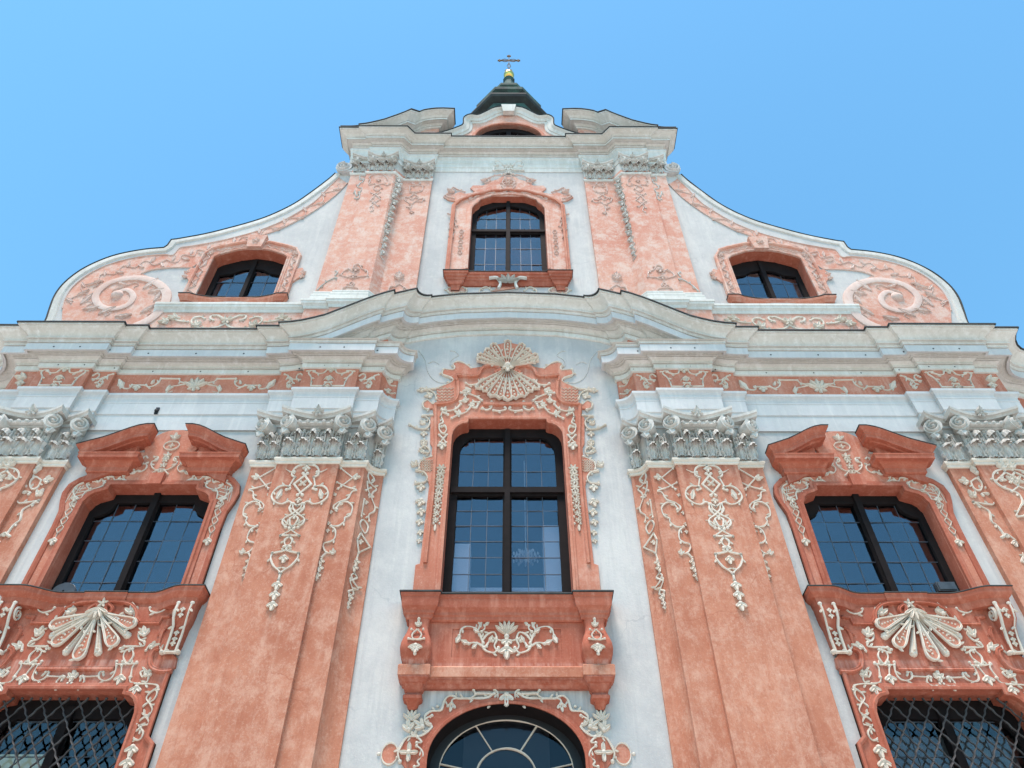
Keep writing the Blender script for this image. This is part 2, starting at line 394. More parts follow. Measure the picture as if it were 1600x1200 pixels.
ENT = empty('entablature', CH)
both('architrave', MB().plansweep(LEFT+[(-2.55, -.5, 1, 1)], PROF_ARCH), 'offwhite', ENT, ENT)
both('frieze', MB().plansweep(LEFT+[(-2.55, -.5, 1, 1)], PROF_FRIEZE), 'rose', ENT, ENT)
# full cornice runs from the outer corner and sweeps up over the centre as a curved pediment
FULL = densify(mir_path(LEFT+[(-2.55, WC, 1, 1)]))
b = MB().plansweep(FULL, BED+CORONA[0:]+CYMA+[(-.3, 15.60)], rake); b.build('curved_cornice', 'cornice', ENT, True, 14)
MB().plansweep(FULL, [(.30, 14.972), (.351, 14.968), (.3565, 15.178), (.30, 15.182)], rake).build('corona', 'offwhite', ENT)
MB().plansweep(FULL, FLASH, rake).build('cornice_flashing', 'sheet', ENT)
LOW = INNER[1:]+[(-2.55, -.5, 1, 1)]
pr = [(o+.004 if o > 0 else o, z) for o, z in BED+CORONA]+[(.3, 15.33), (-.3, 15.36)]
both('cornice_block', MB().plansweep([(-4.7, 0, -1, 1)]+LOW[1:] if 0 else LOW, pr), 'cornice', ENT, ENT, True, 14)
both('corona', MB().plansweep(LOW, [(.30, 14.97), (.357, 14.966), (.362, 15.180), (.30, 15.184)]), 'offwhite', ENT, ENT)
tym = MB().plansweep(densify(INNER[1:]+[(-2.55, WC-.05, 1, 1)]), [(-.3, 13.4), (-.012, 13.4), (-.012, 14.72), (-.3, 14.72)], lambda x: max(rake(x), 0)); both('tympanum', tym, 'rose', ENT, ENT)

vh = MB()
for x, dd in ((-10.4, .1), (-9.8, .1), (-9.15, 0), (-8.3, -.1), (-7.2, -.1), (-6.1, -.1), (-4.9, 0), (-4.3, .1), (-3.75, .1), (-3.0, 0)):
    vh.blob(x, 15.06, .022, .006, dd+.356 if x < -4.7 else dd+.362); vh.blob(x+.1, 14.78, .02, .006, dd+.047)
hv = both('vent_stuccohole', vh, 'black', ENT, ENT)
for o_ in hv: o_.name = 'vent_holes'
# ------------------------------------------------------------------ walls with their openings
def half_out(pts, ax): return msym(pts, ax)
# centre window opening, portal oval
CW = [(0, 13.46), (-.86, 13.46), (-.86, 13.38)]+[(-.90-.30*math.sin(a), 12.94+.40*math.cos(a)) for a in [math.radians(x) for x in (0, 18, 36, 54, 72, 90)]]+[(-1.2, 12.6), (-1.2, 9.0)]
CWO = msym(CW[1:], 0)
def oval(ax, cz, rx, rz, a0=0, a1=360, n=40): return arc(ax, cz, rx, a0, a1, n, rz)
PORT = arc(0, 6.24, 1.21, 180, 0, 28, .86)+[(1.21, 0.0), (-1.21, 0.0)]
cwall = plate_mesh([(-2.95, -.0), (2.95, 0), (2.95, 16.9), (-2.95, 16.9)], WC-.35, WC, [CWO, PORT])
cwall.build('wall', 'white', CH)
# side bays
SX = -7.03
SWH = [(0, 11.40), (-.86, 11.40), (-.87, 11.28)]+[(-.90-.30*math.sin(a), 11.02+.22*math.cos(a)) for a in [math.radians(x) for x in (15, 40, 65, 88)]]+[(-1.235, 10.98), (-1.235, 9.0)]
SWO = msym([(SX+x, z) for x, z in SWH[1:]], SX)
LWH = [(-.92, 7.23), (-.92, 7.15)]+[(-.96-.26*math.sin(a), 6.80+.34*math.cos(a)) for a in [math.radians(x) for x in (0, 20, 40, 60, 80, 90)]]+[(-1.22, 6.4), (-1.22, 3.6)]
LWO = msym([(SX+x, z) for x, z in LWH], SX)
sw = plate_mesh([(-9.2, 0), (-5.0, 0), (-5.0, 13.2), (-9.2, 13.2)], WS-.4, WS, [SWO, LWO])
both('wall', sw, 'white', CH, CH)

# ------------------------------------------------------------------ giant pilasters
def pil_path(p): return [(x, d, 0, 0) for x, d, *_ in p]
ASTR = [(-.2, 11.84), (.012, 11.84), (.03, 11.855), (.035, 11.88), (.03, 11.90), (.045, 11.91), (.065, 11.94), (.065, 11.97), (.045, 12.0), (.0, 12.01), (-.2, 12.01)]
ipath = [(-5.2, -.2, -1, 1)]+INNER+[(-2.55, -.45, 1, 1)]
opath = OUTER+[(-9.0, -.3, 1, 1)]
PIL = {}
for nm, pth in (('inner', ipath), ('outer', opath)):
    mb = MB().plansweep(pth, [(0, 0), (0, 11.9)], capends=False)
    l, r = both('pilaster', mb, 'pink', CH, CH)
    PIL[nm] = (l, r)
    both('astragal', MB().plansweep(pth, ASTR), 'stucco', l, r)
    # neck of the shaft behind the capital
    both('capital_bell', MB().plansweep(pth, [(-.02, 12.0), (-.02, 13.2)], capends=False), 'capital', l, r)

# stucco strapwork on the pilaster panels, traced on the inner left one
X0 = -4.035
def snap(pts, ax, eps=.035): return [((ax if abs(x-ax) < eps else x), z) for x, z in pts]
def panel_ornament(ax):
    """strapwork of the central panel, symmetric about ax"""
    k = Z(400, 700, .25, .1); m = MB(); S = .1
    sh = ax-X0
    def st(*pts, sharp=False, wd=.05, tp=(1, 1)):
        q = snap(k(*pts), X0); q = q if sharp else spline(q, 5); m.stroke([(x+sh, z) for x, z in q], wd, .035, S, tp)
    st((322, 160), (238, 228), (290, 295), sharp=True, wd=.055)
    st((330, 108), (270, 113), (236, 138), (224, 168), (243, 184))
    st((240, 150), (215, 150), (186, 132), tp=(.9, .3))
    st((243, 184), (206, 242), sharp=True)
    st((206, 242), (215, 255), (190, 262)); st((210, 240), (160, 238), (115, 268), (98, 308), (122, 340), (165, 350), (205, 335), (232, 348), (268, 362))
    st((232, 348), (233, 380), (262, 412), (300, 440), (296, 470), (262, 497)) ; st((300, 348), (298, 380), (262, 412), (215, 440), (212, 470), (230, 500))
    st((225, 490), (190, 470), (170, 448), (148, 448), tp=(1, .4))
    st((236, 505), (155, 548), sharp=True); st((155, 548), (216, 548), sharp=True)
    st((216, 556), (182, 575), (180, 600), (206, 616), (212, 618))
    st((200, 617), (185, 640), (140, 652), (103, 658)); st((103, 658), (92, 690), (108, 735), (140, 765), (158, 785))
    st((157, 785), (136, 803), (147, 822), (152, 826))
    kk = k
    m.withmirror(ax)
    for (u, v), r in (((330, 120), .13), ((283, 318), .11), ((183, 680), .14), ((138, 845), .15), ((125, 905), .15), ((105, 970), .15)):
        x, z = kk((u, v))[0]; m.bell(ax, z, r, S)
    x, z = k((310, 222))[0]; m.flower(ax, z, .10, S, 4, 45)
    for u, v, a in ((140, 300, 60),):
        x, z = k((u, v))[0]; m.leaf(x+sh-.02, z-.08, 75, .24, .13, .05, S, 2); m.leaf(2*ax-(x+sh-.02), z-.08, 105, .24, .13, .05, S, 2)
    return m
def strip_ornament():
    k = Z(400, 700, .25, 0); m = MB()
    def st(*pts, sharp=False, wd=.045, tp=(1, 1)):
        q = k(*pts); q = q if sharp else spline(q, 5); m.stroke(q, wd, .032, 0, tp)
    st((530, 128), (605, 187), (512, 256), sharp=True); st((505, 216), (570, 245), (628, 264), (600, 275), (572, 318), (520, 338), (488, 362), (486, 382), (505, 384))
    st((500, 380), (530, 345), (570, 338), (602, 368), (590, 418), (556, 438), (552, 460), (516, 488), (468, 488))
    st((466, 490), (494, 512), (494, 560), (466, 586), (428, 596), (420, 618), (438, 652), (478, 660)); st((440, 655), (410, 684), sharp=True)
    for u, v, r, a in ((612, 184, .13, 0), (478, 660, .10, 90), (407, 700, .12, -90), (400, 742, .12, -90), (386, 788, .11, -90), (470, 395, .07, -90), (455, 465, .07, -90), (450, 512, .07, -90), (500, 290, .07, 200), (380, 812, .06, -90)):
        x, z = k((u, v))[0]; m.bell(x, z, r, 0, a)
    return m
def quarter_ornament():
    k = Z(400, 700, .25, -.17); m = MB(); S = lambda x, z: quarter(x)+.008
    cl = lambda q: [(max(-2.83, min(-2.585, x)), z) for x, z in q]
    def st(*pts, sharp=False, wd=.04, tp=(1, 1), closed=False):
        q = cl(k(*pts)); q = q if sharp else spline(q, 4, closed); m.stroke(q, wd, .03, S, tp, closed)
    st((702, 158), (690, 187), (715, 215), (750, 240), (730, 262), (720, 296), (740, 350), (734, 380), (704, 402), (704, 442)); st((716, 158), (738, 187), (712, 217), (682, 214), (702, 266), (728, 290))
    st((672, 268), (715, 240), sharp=True); st((668, 325), (652, 350), (664, 386), (656, 432))
    st((670, 445), (698, 478), (678, 522), (645, 480), closed=True); st((654, 528), (710, 604), (640, 648), (610, 575), sharp=True); st((610, 575), (654, 528), sharp=True); st((640, 648), (628, 690))
    st((612, 778), (630, 800), (604, 825), (636, 866), (604, 880), (578, 900), (592, 915)); st((612, 778), (596, 800), (604, 822), (570, 836), (604, 880), (606, 905), (592, 915))
    for u, v, r in ((655, 572, .09), (690, 330, .08), (628, 700, .12), (617, 738, .12), (590, 925, .10), (580, 960, .08), (577, 985, .06)):
        x, z = cl(k((u, v)))[0]; m.bell(x, z, r, S)
    return m
l, r = PIL['inner']
both('panel_strapwork', panel_ornament(X0), 'stucco', l, r, True)
so_ = strip_ornament(); both('strip_strapwork', so_, 'stucco', l, r, True)
both('strip_strapwork', so_.mirrored(X0), 'stucco', l, r, True)
both('return_strapwork', quarter_ornament(), 'stucco', l, r, True)
# outer pilasters carry a looser pattern
def outer_ornaments():
    k = Z(1440, 640, .26667, 0); m = MB(); n = MB()
    def st(mb, S, *pts, sharp=False, wd=.05, tp=(1, 1), d=0.):
        kk = Z(1440, 640, .26667, d); q = kk(*pts); q = q if sharp else spline(q, 5); mb.stroke(q, wd, .035, S, tp)
    st(m, 0, (285, 420), (310, 468), (345, 472), (352, 435), (320, 405), (285, 425)); st(m, 0, (360, 505), (350, 495), (380, 490), (425, 515), (420, 555), (380, 555), (302, 542))
    st(m, 0, (302, 542), (350, 570), (395, 600), (408, 655), (440, 680), (480, 735), (470, 750)); st(m, 0, (478, 745), (495, 730), (540, 760), (580, 790), (595, 850), (585, 890), (600, 895))
    for u, v, r_, a in ((325, 375, .22, 70), (265, 425, .16, 170), (380, 460, .15, 0), (310, 510, .15, 120), (485, 630, .16, -10), (540, 775, .12, -90)):
        x, z = k((u, v))[0]; m.bell(x, z, r_, 0, a)
    st(n, .1, (530, 355), (470, 352), (425, 370), (420, 410), (470, 455), (560, 490), (590, 540), (575, 575), (555, 625), (600, 625), d=.1)
    st(n, .1, (545, 370), (510, 412), (575, 455), (640, 480), sharp=True, d=.1); st(n, .1, (545, 370), (600, 395), (660, 420), sharp=True, d=.1)
    kk = Z(1440, 640, .26667, .1)
    for u, v, r_, a in ((525, 345, .2, 90), (455, 405, .12, -30)):
        x, z = kk((u, v))[0]; n.bell(x, z, r_, .1, a)
    x, z = kk((560, 415))[0]; n.flower(x, z, .13, .1, 4, 45)
    return m, n
m_, n_ = outer_ornaments(); axo = 10.11
l, r = PIL['outer']
m_.mirrored().build('strip_strapwork', 'stucco', l, True); m_.build('strip_strapwork', 'stucco', r, True)
n_.withmirror(axo); n_.build('panel_strapwork', 'stucco', r, True); n_.mirrored().build('panel_strapwork', 'stucco', l, True)
q_ = panel_ornament(-10.11)

# ------------------------------------------------------------------ capitals
def spiral_face(m, c, ax_u, ax_n, r, turns=2.2, s=1, wd=.3):
    """volute: spiral ribbon on a disc; ax_u in-plane horizontal, ax_n outward normal (x, depth)"""
    rows = []; N = 34
    for i in range(N+1):
        t = i/N; a = math.radians(90)+s*t*turns*2*math.pi; rr = r*(1-t*.86)
        w_ = r*wd*(1-t*.75)
        row = []
        for o, q in ((0, -.3), (.0, .6), (-.5, 1.), (-1, .6), (-1, -.3)):
            u = (rr+o*w_)*math.cos(a); v = (rr+o*w_)*math.sin(a); h = q*r*.3
            row.append((c[0]+ax_u[0]*u+ax_n[0]*h, -(c[1]+ax_u[1]*u+ax_n[1]*h), c[2]+v))
        rows.append(row)
    m.grid(rows)
def volute(m, x, d, z, r, sgn, deep=.22, yaw=28):
    """scroll turned outwards by yaw, sgn = side it faces"""
    a = math.radians(yaw)*sgn
    n_ = (math.sin(a), math.cos(a)); u = (math.cos(a), -math.sin(a))
    spiral_face(m, (x, d, z), u, n_, r, 2.0, -sgn)
    # scroll body running back
    N = 14; rows = []
    for dd in (0, -deep*.5, -deep):
        rr = r*(1. if dd == 0 else .86)
        rows.append([(x+u[0]*rr*math.cos(6.2832*j/N)+n_[0]*dd, -(d+u[1]*rr*math.cos(6.2832*j/N)+n_[1]*dd), z+rr*math.sin(6.2832*j/N)) for j in range(N)])
    m.grid(rows, True)
    m.add([rows[0][j] for j in range(N)], [tuple(range(N))])
    m.blob(x, z, r*.2, r*.3, d+.01)
def acanthus(m, x, d, z, wd, h, curl, seedv=0):
    """upright leaf with channelled lobes, the tip rolling forward and down"""
    rng = random.Random(seedv*7919+11); rows_ = []; N = 12
    tilt = rng.uniform(-.04, .04)
    for i in range(N+1):
        t = i/N
        if t < .72: zz = z+h*t/.72*.92; out = .02+.045*(t/.72)**2
        else:
            a = (t-.72)/.28*math.pi*1.05; zz = z+h*.92+h*.08*math.sin(a)-h*.10*(1-math.cos(a)); out = .065+curl*(1-math.cos(a))*.5
        ser = 1-.30*abs(math.sin(t*math.pi*3)); sc = wd*.5*(.70+.34*math.sin(min(1, t*1.15)*math.pi*.8))*ser*(1 if t < .85 else .8)
        rows_.append([(x+o*sc+tilt*t*wd, -(d+out+q*wd*.22-(abs(o)**2)*(.03+curl*.35*t)), zz-abs(o)*h*.06*t) for o, q in ((-1, -.1), (-.75, .55), (-.5, 0), (-.26, .75), (0, .35), (.26, .75), (.5, 0), (.75, .55), (1, -.1))])
    m.grid(rows_)
def capital(xa, xb, d, z0, z1, volL=True, volR=True, k=1., leaves=4, rose=True, abL=None, abR=None, seedv=0):
    H = z1-z0; m = MB(); W = xb-xa; ph = W/leaves
    for i in range(leaves):
        acanthus(m, xa+ph*(i+.5), d+.05*k, z0+.0, ph*.98, H*.36, .13*k, seedv+i)
    for i in range(leaves-1):
        acanthus(m, xa+ph*(i+1), d+.005, z0+.04*H, ph*.66, H*.60, .15*k, seedv+20+i)
    for i in range(leaves):           # stalks and tendrils
        x = xa+ph*(i+.5)
        m.stroke([(x-ph*.28, z0+H*.12), (x-ph*.27, z0+H*.45), (x-ph*.24, z0+H*.62)], .05*k, .06*k, d+.02)
        m.stroke([(x+ph*.28, z0+H*.12), (x+ph*.27, z0+H*.45), (x+ph*.24, z0+H*.62)], .05*k, .06*k, d+.02)
        m.stroke(spline([(x, z0+H*.36), (x-ph*.05, z0+H*.5), (x+ph*.12, z0+H*.58), (x+ph*.2, z0+H*.52)], 4), .035*k, .05*k, d+.03)
        m.flower(x, z0+H*.55, .05*k, d+.04, 5, 18)
        m.bell(x+ph*.1, z0+H*.46, .09*k, d+.04)
    # echinus with eggs between the scrolls
    ze = z0+H*.745; e0, e1 = xa+.16*W, xb-.16*W
    if volL and volR:
        m.stroke([(e0, ze), (e1, ze)], .13*k, .13*k, d+.03)
        n = 5
        for i in range(n): m.blob(e0+(e1-e0)*(i+.5)/n, ze, .05*k, .06*k, d+.15*k, .055*k)
        m.stroke([(e0, ze-.10*k), (e1, ze-.10*k)], .04*k, .07*k, d+.05)
        m.flower((xa+xb)/2, z0+H*.60, .11*k, d+.05, 7, 0)
    vr = .185*k; vz = z0+H*.725
    if volL:
        volute(m, xa+.04*k, d+.20*k, vz, vr, -1, .26*k); m.leaf(xa+.04*k, vz-vr*.8, -100, vr*1.0, vr*1.3, .08, d+.14*k)
    if volR:
        volute(m, xb-.04*k, d+.20*k, vz, vr, 1, .26*k); m.leaf(xb-.04*k, vz-vr*.8, -80, vr*1.0, vr*1.3, .08, d+.14*k)
    # concave abacus with projecting horns
    lo, hi = z1-.13*k, z1
    L_, R_ = xa-.10*k, xb+.10*k
    pth = []
    for i in range(13):
        t = i/12; x = L_+(R_-L_)*t; e = (2*t-1)
        if volL and volR: dd = d+.10*k+.24*k*abs(e)**1.7
        elif volL: dd = d+.10*k+.24*k*(1-t)**1.7
        else: dd = d+.10*k+.24*k*t**1.7
        pth.append((x, dd, 0, 1))
    ends0 = (pth[0][0], d-.1, 0, 1); ends1 = (pth[-1][0], d-.1, 0, 1)
    m.plansweep([ends0]+pth+[ends1], [(-.3, lo), (-.03, lo), (-.01, lo+.05*k), (.0, lo+.055*k), (.03, lo+.07*k), (.035, hi), (-.3, hi)])
    if rose:
        xc = (xa+xb)/2; m.flower(xc, z1-.03*k, .13*k, d+.16*k, 6, 15); m.leaf(xc, z1-.03, 90, .16*k, .14*k, .1, d+.16*k)
    return m
ZC0, ZC1 = 12.0, 13.18
def cluster_caps(name, parts, parents):
    m = MB()
    for a in parts: q = capital(*a[0], **a[1]); m.add(q.v, q.f)
    both(name, m, 'capital', parents[0], parents[1], True, 45)
for nm, ax in (('inner', 0.), ('outer', -6.075)):
    l, r = PIL[nm]; lst = PIL[nm]
    both('capital', capital(-4.66+ax, -3.41+ax, .1, ZC0, ZC1, leaves=4, seedv=1), 'capital', l, r, True, 50)
    both('capital', capital(-3.41+ax+.02, -2.89+ax, 0, ZC0, ZC1-.02, volL=False, leaves=2, rose=False, seedv=40), 'capital', l, r, True, 50)
    both('capital', capital(-5.2+ax, -4.68+ax, 0, ZC0, ZC1-.02, volR=False, leaves=2, rose=False, seedv=60), 'capital', l, r, True, 50)
both('capital', capital(-2.84, -2.56, -.22, ZC0-.03, ZC1-.04, volL=False, leaves=1, rose=False, seedv=80), 'capital', *PIL['inner'], True, 50)

# ------------------------------------------------------------------ frieze scrolls
def frieze_panel():
    k = Z(380, 450, .2, .1); m = MB(); S = .1
    def st(*p, tp=(1, 1)): m.stroke(spline(snap(k(*p), X0), 5), .042, .03, S, tp)
    st((560, 650), (528, 648), (512, 668), (530, 695), (534, 735)); m.stroke(k((534, 735), (528, 767), (622, 767)), .042, .03, S)
    st((622, 767), (650, 742), (690, 738)); st((550, 655), (590, 670), (632, 664), (660, 640), (697, 640)); st((622, 722), (650, 705), (688, 712), tp=(.4, 1))
    m.withmirror(X0)
    for u, v, r_ in ((690, 700, .14), (692, 636, .14), (685, 765, .1)): m.bell(X0, k((u, v))[0][1]+.02, r_, S)
    return m
def frieze_strip():
    k = Z(380, 450, .2, 0); m = MB()
    def st(*p): m.stroke(spline(k(*p), 5), .04, .03, 0)
    st((905, 690), (940, 672), (956, 690), (946, 712), (912, 720)); st((945, 716), (975, 716), (1010, 700), (1028, 720), (1022, 692), (1058, 678)); st((985, 716), (965, 745), (985, 766), (1005, 745), (985, 716))
    x, z = k((975, 792))[0]; m.bell(x, z+.05, .1, 0, 90); return m
def frieze_bay():
    k = Z(0, 560, .2, -.1); ax = -7.1; S = -.1; m = MB()
    def st(*p, tp=(1, 1), sharp=False): q = snap(k(*p), ax, .05); m.stroke(q if sharp else spline(q, 5), .042, .03, S, tp)
    st((940, 205), (960, 232), (992, 240), (1022, 228), (1032, 208)); st((1030, 212), (1142, 212), sharp=True); st((1142, 208), (1160, 226), (1205, 214), (1240, 190), (1258, 158))
    st((1258, 160), (1402, 162), sharp=True); st((1400, 162), (1412, 186), (1455, 192), (1500, 180), (1530, 170)); st((1490, 195), (1400, 212), (1330, 225), (1298, 245), (1306, 266), (1350, 262), tp=(1, .5))
    for u, v, L, a in ((955, 235, .32, 120), (1300, 262, .2, 80), (1180, 205, .14, 70)):
        x, z = k((u, v))[0]; m.leaf(x, z, a, L, L*.6, .05, S, 2)
    x, z = k((1075, 225))[0]; m.bell(x, z+.02, .15, S)
    m.withmirror(ax)
    z = k((1535, 215))[0][1]
    for a in (30, 60, 90, 120, 150): m.leaf(ax, z-.06, a, .3, .14, .06, S, 1)
    for a in (-140, -90, -40): m.leaf(ax, z-.03, a, .18, .12, .05, S, 1)
    return m
def frieze_return():
    k = Z(380, 450, .2, -.15); m = MB(); S = lambda x, z: quarter(x)+.005
    for u, v, a in ((1140, 720, 90), (1130, 775, -90), (1135, 830, -90)):
        x, z = k((u, v))[0]; x = max(-2.8, min(-2.62, x)); m.bell(x, z, .13, S, a)
    m.stroke(spline([(max(-2.85, min(-2.57, x)), z) for x, z in k((1110, 690), (1140, 735), (1185, 738))], 4), .035, .03, S); m.stroke(spline([(max(-2.85, min(-2.57, x)), z) for x, z in k((1105, 785), (1140, 800), (1180, 795))], 4), .035, .03, S)
    return m
fp = frieze_panel(); both('frieze_scroll', fp, 'stucco', ENT, ENT, True)
fs_ = frieze_strip(); both('frieze_scroll', fs_, 'stucco', ENT, ENT, True); both('frieze_scroll', fs_.mirrored(X0), 'stucco', ENT, ENT, True)
both('frieze_scroll', frieze_bay(), 'stucco', ENT, ENT, True); both('frieze_scroll', frieze_return(), 'stucco', ENT, ENT, True)
def moved(m, dx): q = MB(); q.v = [(x+dx, y, z) for x, y, z in m.v]; q.f = list(m.f); return q
both('frieze_scroll', moved(fp, -6.075), 'stucco', ENT, ENT, True); both('frieze_scroll', moved(fs_, -6.075), 'stucco', ENT, ENT, True)
lf = MB()
for (x, d, *_), (x2, d2, *_2) in ((OUT[5], OUT[6]),): pass
lf.bell(-11.0, 14.5, .2, 0, 180); lf.bell(-11.0, 14.35, .16, 0, -90); both('frieze_scroll', lf, 'stucco', ENT, ENT, True)

# ------------------------------------------------------------------ windows
def pane_grid(win, xs, zs, d, mat='glass'):
    """every pane a small object, meshes shared by size; lead bars between them"""
    cache = {}; lead = MB(); rng = random.Random(int(abs(xs[0]*100))+int(zs[0]*10))
    for (xa, xb) in zip(xs, xs[1:]):
        if xb-xa < .12: continue
        for (za, zb) in zip(zs, zs[1:]):
            if zb-za < .12: continue
            w_, h_ = xb-xa-.012, zb-za-.012; kk = (round(w_, 3), round(h_, 3))
            if kk not in cache:
                m = MB().box(-w_/2, w_/2, -.003, .003, -h_/2, h_/2); me = bpy.data.meshes.new('pane'); me.from_pydata(m.v, [], m.f); bm_ = bmesh.new(); bm_.from_mesh(me); bmesh.ops.recalc_face_normals(bm_, faces=bm_.faces); bm_.to_mesh(me); bm_.free(); me.materials.append(M[mat]); cache[kk] = me
            o = link('pane', cache[kk], win); o.location = ((xa+xb)/2, -d, (za+zb)/2)
            o.rotation_euler = (rng.gauss(0, .016), 0, rng.gauss(0, .02))
    for x in xs: lead.box(x-.006, x+.006, d-.010, d+.010, zs[0], zs[-1])
    for z in zs: lead.box(xs[0], xs[-1], d-.010, d+.012, z-.006, z+.006)
    lead.build('lead_cames', 'lead', win)
def rows(z0, z1, n): return [z0+(z1-z0)*i/n for i in range(n+1)]
def inset(ol, k, ax): # shrink outline about its axis
    zc = sum(z for _, z in ol)/len(ol); return [(ax+(x-ax)*(1-k/abs(max(.3, abs(x-ax)))) if abs(x-ax) > .01 else x, z-k*(1 if z > zc else -1)) for x, z in ol]
def rect(x0, x1, z0, z1): return [(x0, z0), (x1, z0), (x1, z1), (x0, z1)]

# --- centre window
CWIN = empty('window', CH)
FD = WC-.23
def reveal(name, ol, d0, d1, mat, parent, closed=True):
    m = MB(); n = len(ol); rws = [[(x, -d0, z), (x, -d1, z)] for x, z in ol]
    if closed: rws.append(rws[0])
    return m.grid(rws)
# frame with four lights
def arch_frame(ol_out, holes, d, th, name, win): plate_mesh(ol_out, d-th, d, holes, .012).build(name, 'wood', win)
big = [(x*1.05, z+.05) for x, z in CWO]
hl = [(-1.03, 9.05), (-.09, 9.05), (-.09, 11.58), (-1.03, 11.58)]
ht = [(-.09, 11.80), (-.09, 13.20), (-.78, 13.20), (-.86, 13.16), (-.95, 13.05), (-1.02, 12.9), (-1.03, 12.75), (-1.03, 11.80)]
fr_h = [hl, ht]+[[(-x, z) for x, z in reversed(h)] for h in (hl, ht)]
arch_frame(rect(-1.4, 1.4, 8.8, 13.7), fr_h, FD-.02, .12, 'window_frame', CWIN)
MB().box(-.055, .055, FD-.04, FD+.05, 9.0, 13.4).box(-1.16, 1.16, FD-.03, FD+.045, 11.62, 11.76).build('mullion_and_transom', 'wood', CWIN)
for s in (-1, 1):
    xs = [s*.085+s*(.96)*i/3 for i in range(4)]; xs.sort()
    pane_grid(CWIN, xs, rows(9.0, 11.6, 7), FD-.09); pane_grid(CWIN, xs, rows(11.78, 13.25, 3), FD-.09)
CR = MB(); CR.grid([[(x, -d, z) for x, z in hair(CWO+[CWO[0]])] for d in (WC+.05, WC-.3)]); CR.build('reveal', 'red', CWIN)

# surround of the centre window (plate with eared outline, traced)
C = Z(640, 520, .2, WC+.05)
SH = snap(C((770, 240), (600, 255), (480, 275), (430, 240), (380, 225), (345, 235), (352, 262), (330, 285), (265, 285), (258, 320), (318, 345), (335, 372), (260, 410), (212, 440), (212, 540), (185, 552), (140, 528), (108, 545), (112, 575), (140, 592), (180, 588), (186, 640), (162, 660), (160, 860), (176, 890), (172, 960), (85, 1000), (75, 1060), (125, 1095), (138, 1125)), 0, .03)
SHW = [(0, SH[0][1])]+SH[1:]+[(-1.59, 11.6), (-1.62, 9.75), (-1.70, 9.72), (-1.70, 9.0)]
SHW = [(max(x, -2.3), z) for x, z in SHW]
sur = plate_mesh(msym(SHW[1:], 0), WC-.02, WC+.045, [CWO], .012); sur.build('window_surround', 'rose', CWIN)
m = MB()
# inner architrave band round the opening
inner = [(-1.2, 9.1)]+[p for p in reversed(CW[1:-1])]+[(-x, z) for x, z in CW[1:-1]]+[(1.2, 9.1)]
m.facesweep(inner, [(.0, WC+.04), (.0, WC+.085), (.05, WC+.09), (.06, WC+.075), (.10, WC+.07), (.11, WC+.04)]); m.build('architrave_band', 'rose', CWIN)
# raised outer moulding
m = MB()
def rst(mb, k, S, pts, wd, h, col=None, sharp=False, ax=None): mb.stroke(k(*pts) if sharp else spline(k(*pts), 5), wd, h, S)
rst(m, C, WC+.045, [(708, 318), (690, 300), (672, 312), (690, 332), (712, 318), (690, 275), (620, 262), (565, 285), (535, 335), (480, 345)], .085, .07)
m.stroke(C((480, 345), (365, 335), (365, 372), (375, 380)), .09, .07, WC+.045); rst(m, C, WC+.045, [(375, 372), (378, 450), (372, 500), (345, 535), (290, 552), (200, 560)], .09, .06)
m.stroke(C((200, 560), (205, 860))+[(-1.50, 11.4), (-1.52, 9.75)], .08, .05, WC+.045)
both('surround_moulding', m, 'rose', CWIN, CWIN, True)
MB().stroke([(-.55, C((770, 560))[0][1]), (.55, C((770, 560))[0][1])], .12, .06, WC+.045).build('lintel_moulding', 'rose', CWIN, True)
m = MB(); Sx = WC+.05
for pts in ([(400, 470), (450, 475), (520, 500), (565, 530)], [(430, 488), (440, 518), (395, 540)], [(545, 545), (492, 545), (480, 578), (520, 590), (535, 560)], [(478, 580), (440, 622), (390, 640), (330, 668)], [(250, 602), (300, 612), (360, 598), (400, 558)], [(245, 655), (256, 626), (300, 642)],
            [(245, 655), (262, 700), (232, 722), (235, 762), (262, 790), (288, 762), (275, 726), (250, 736)], [(232, 800), (262, 830), (285, 860)], [(292, 800), (262, 830), (238, 860)], [(640, 540), (640, 585), (602, 606), (570, 590)], [(655, 608), (700, 614), (752, 600), (745, 585)], [(440, 395), (470, 410), (520, 405), (560, 370)]):
    m.stroke(spline(C(*pts), 5), .05, .04, Sx)
for u, v, r_, a in ((500, 560, .12, 200), (395, 630, .13, 160), (420, 535, .13, 20), (260, 610, .12, 60), (255, 870, .17, -90), (470, 450, .16, 200)):
    x, z = C((u, v))[0]; m.bell(x, z, r_, Sx, a)
for i in range(9):
    x, z = -1.37, 12.05-i*.165; m.flower(x-.003*i, z, .105-.004*i, Sx, 6, i*20); m.blob(x-.06, z-.08, .028, .03, Sx); m.blob(x+.06, z-.08, .028, .03, Sx)
m.leaf(-1.395, 10.62, -90, .16, .08, .04, Sx, 1)
m.withmirror(0).build('surround_strapwork', 'stucco', CWIN, True)
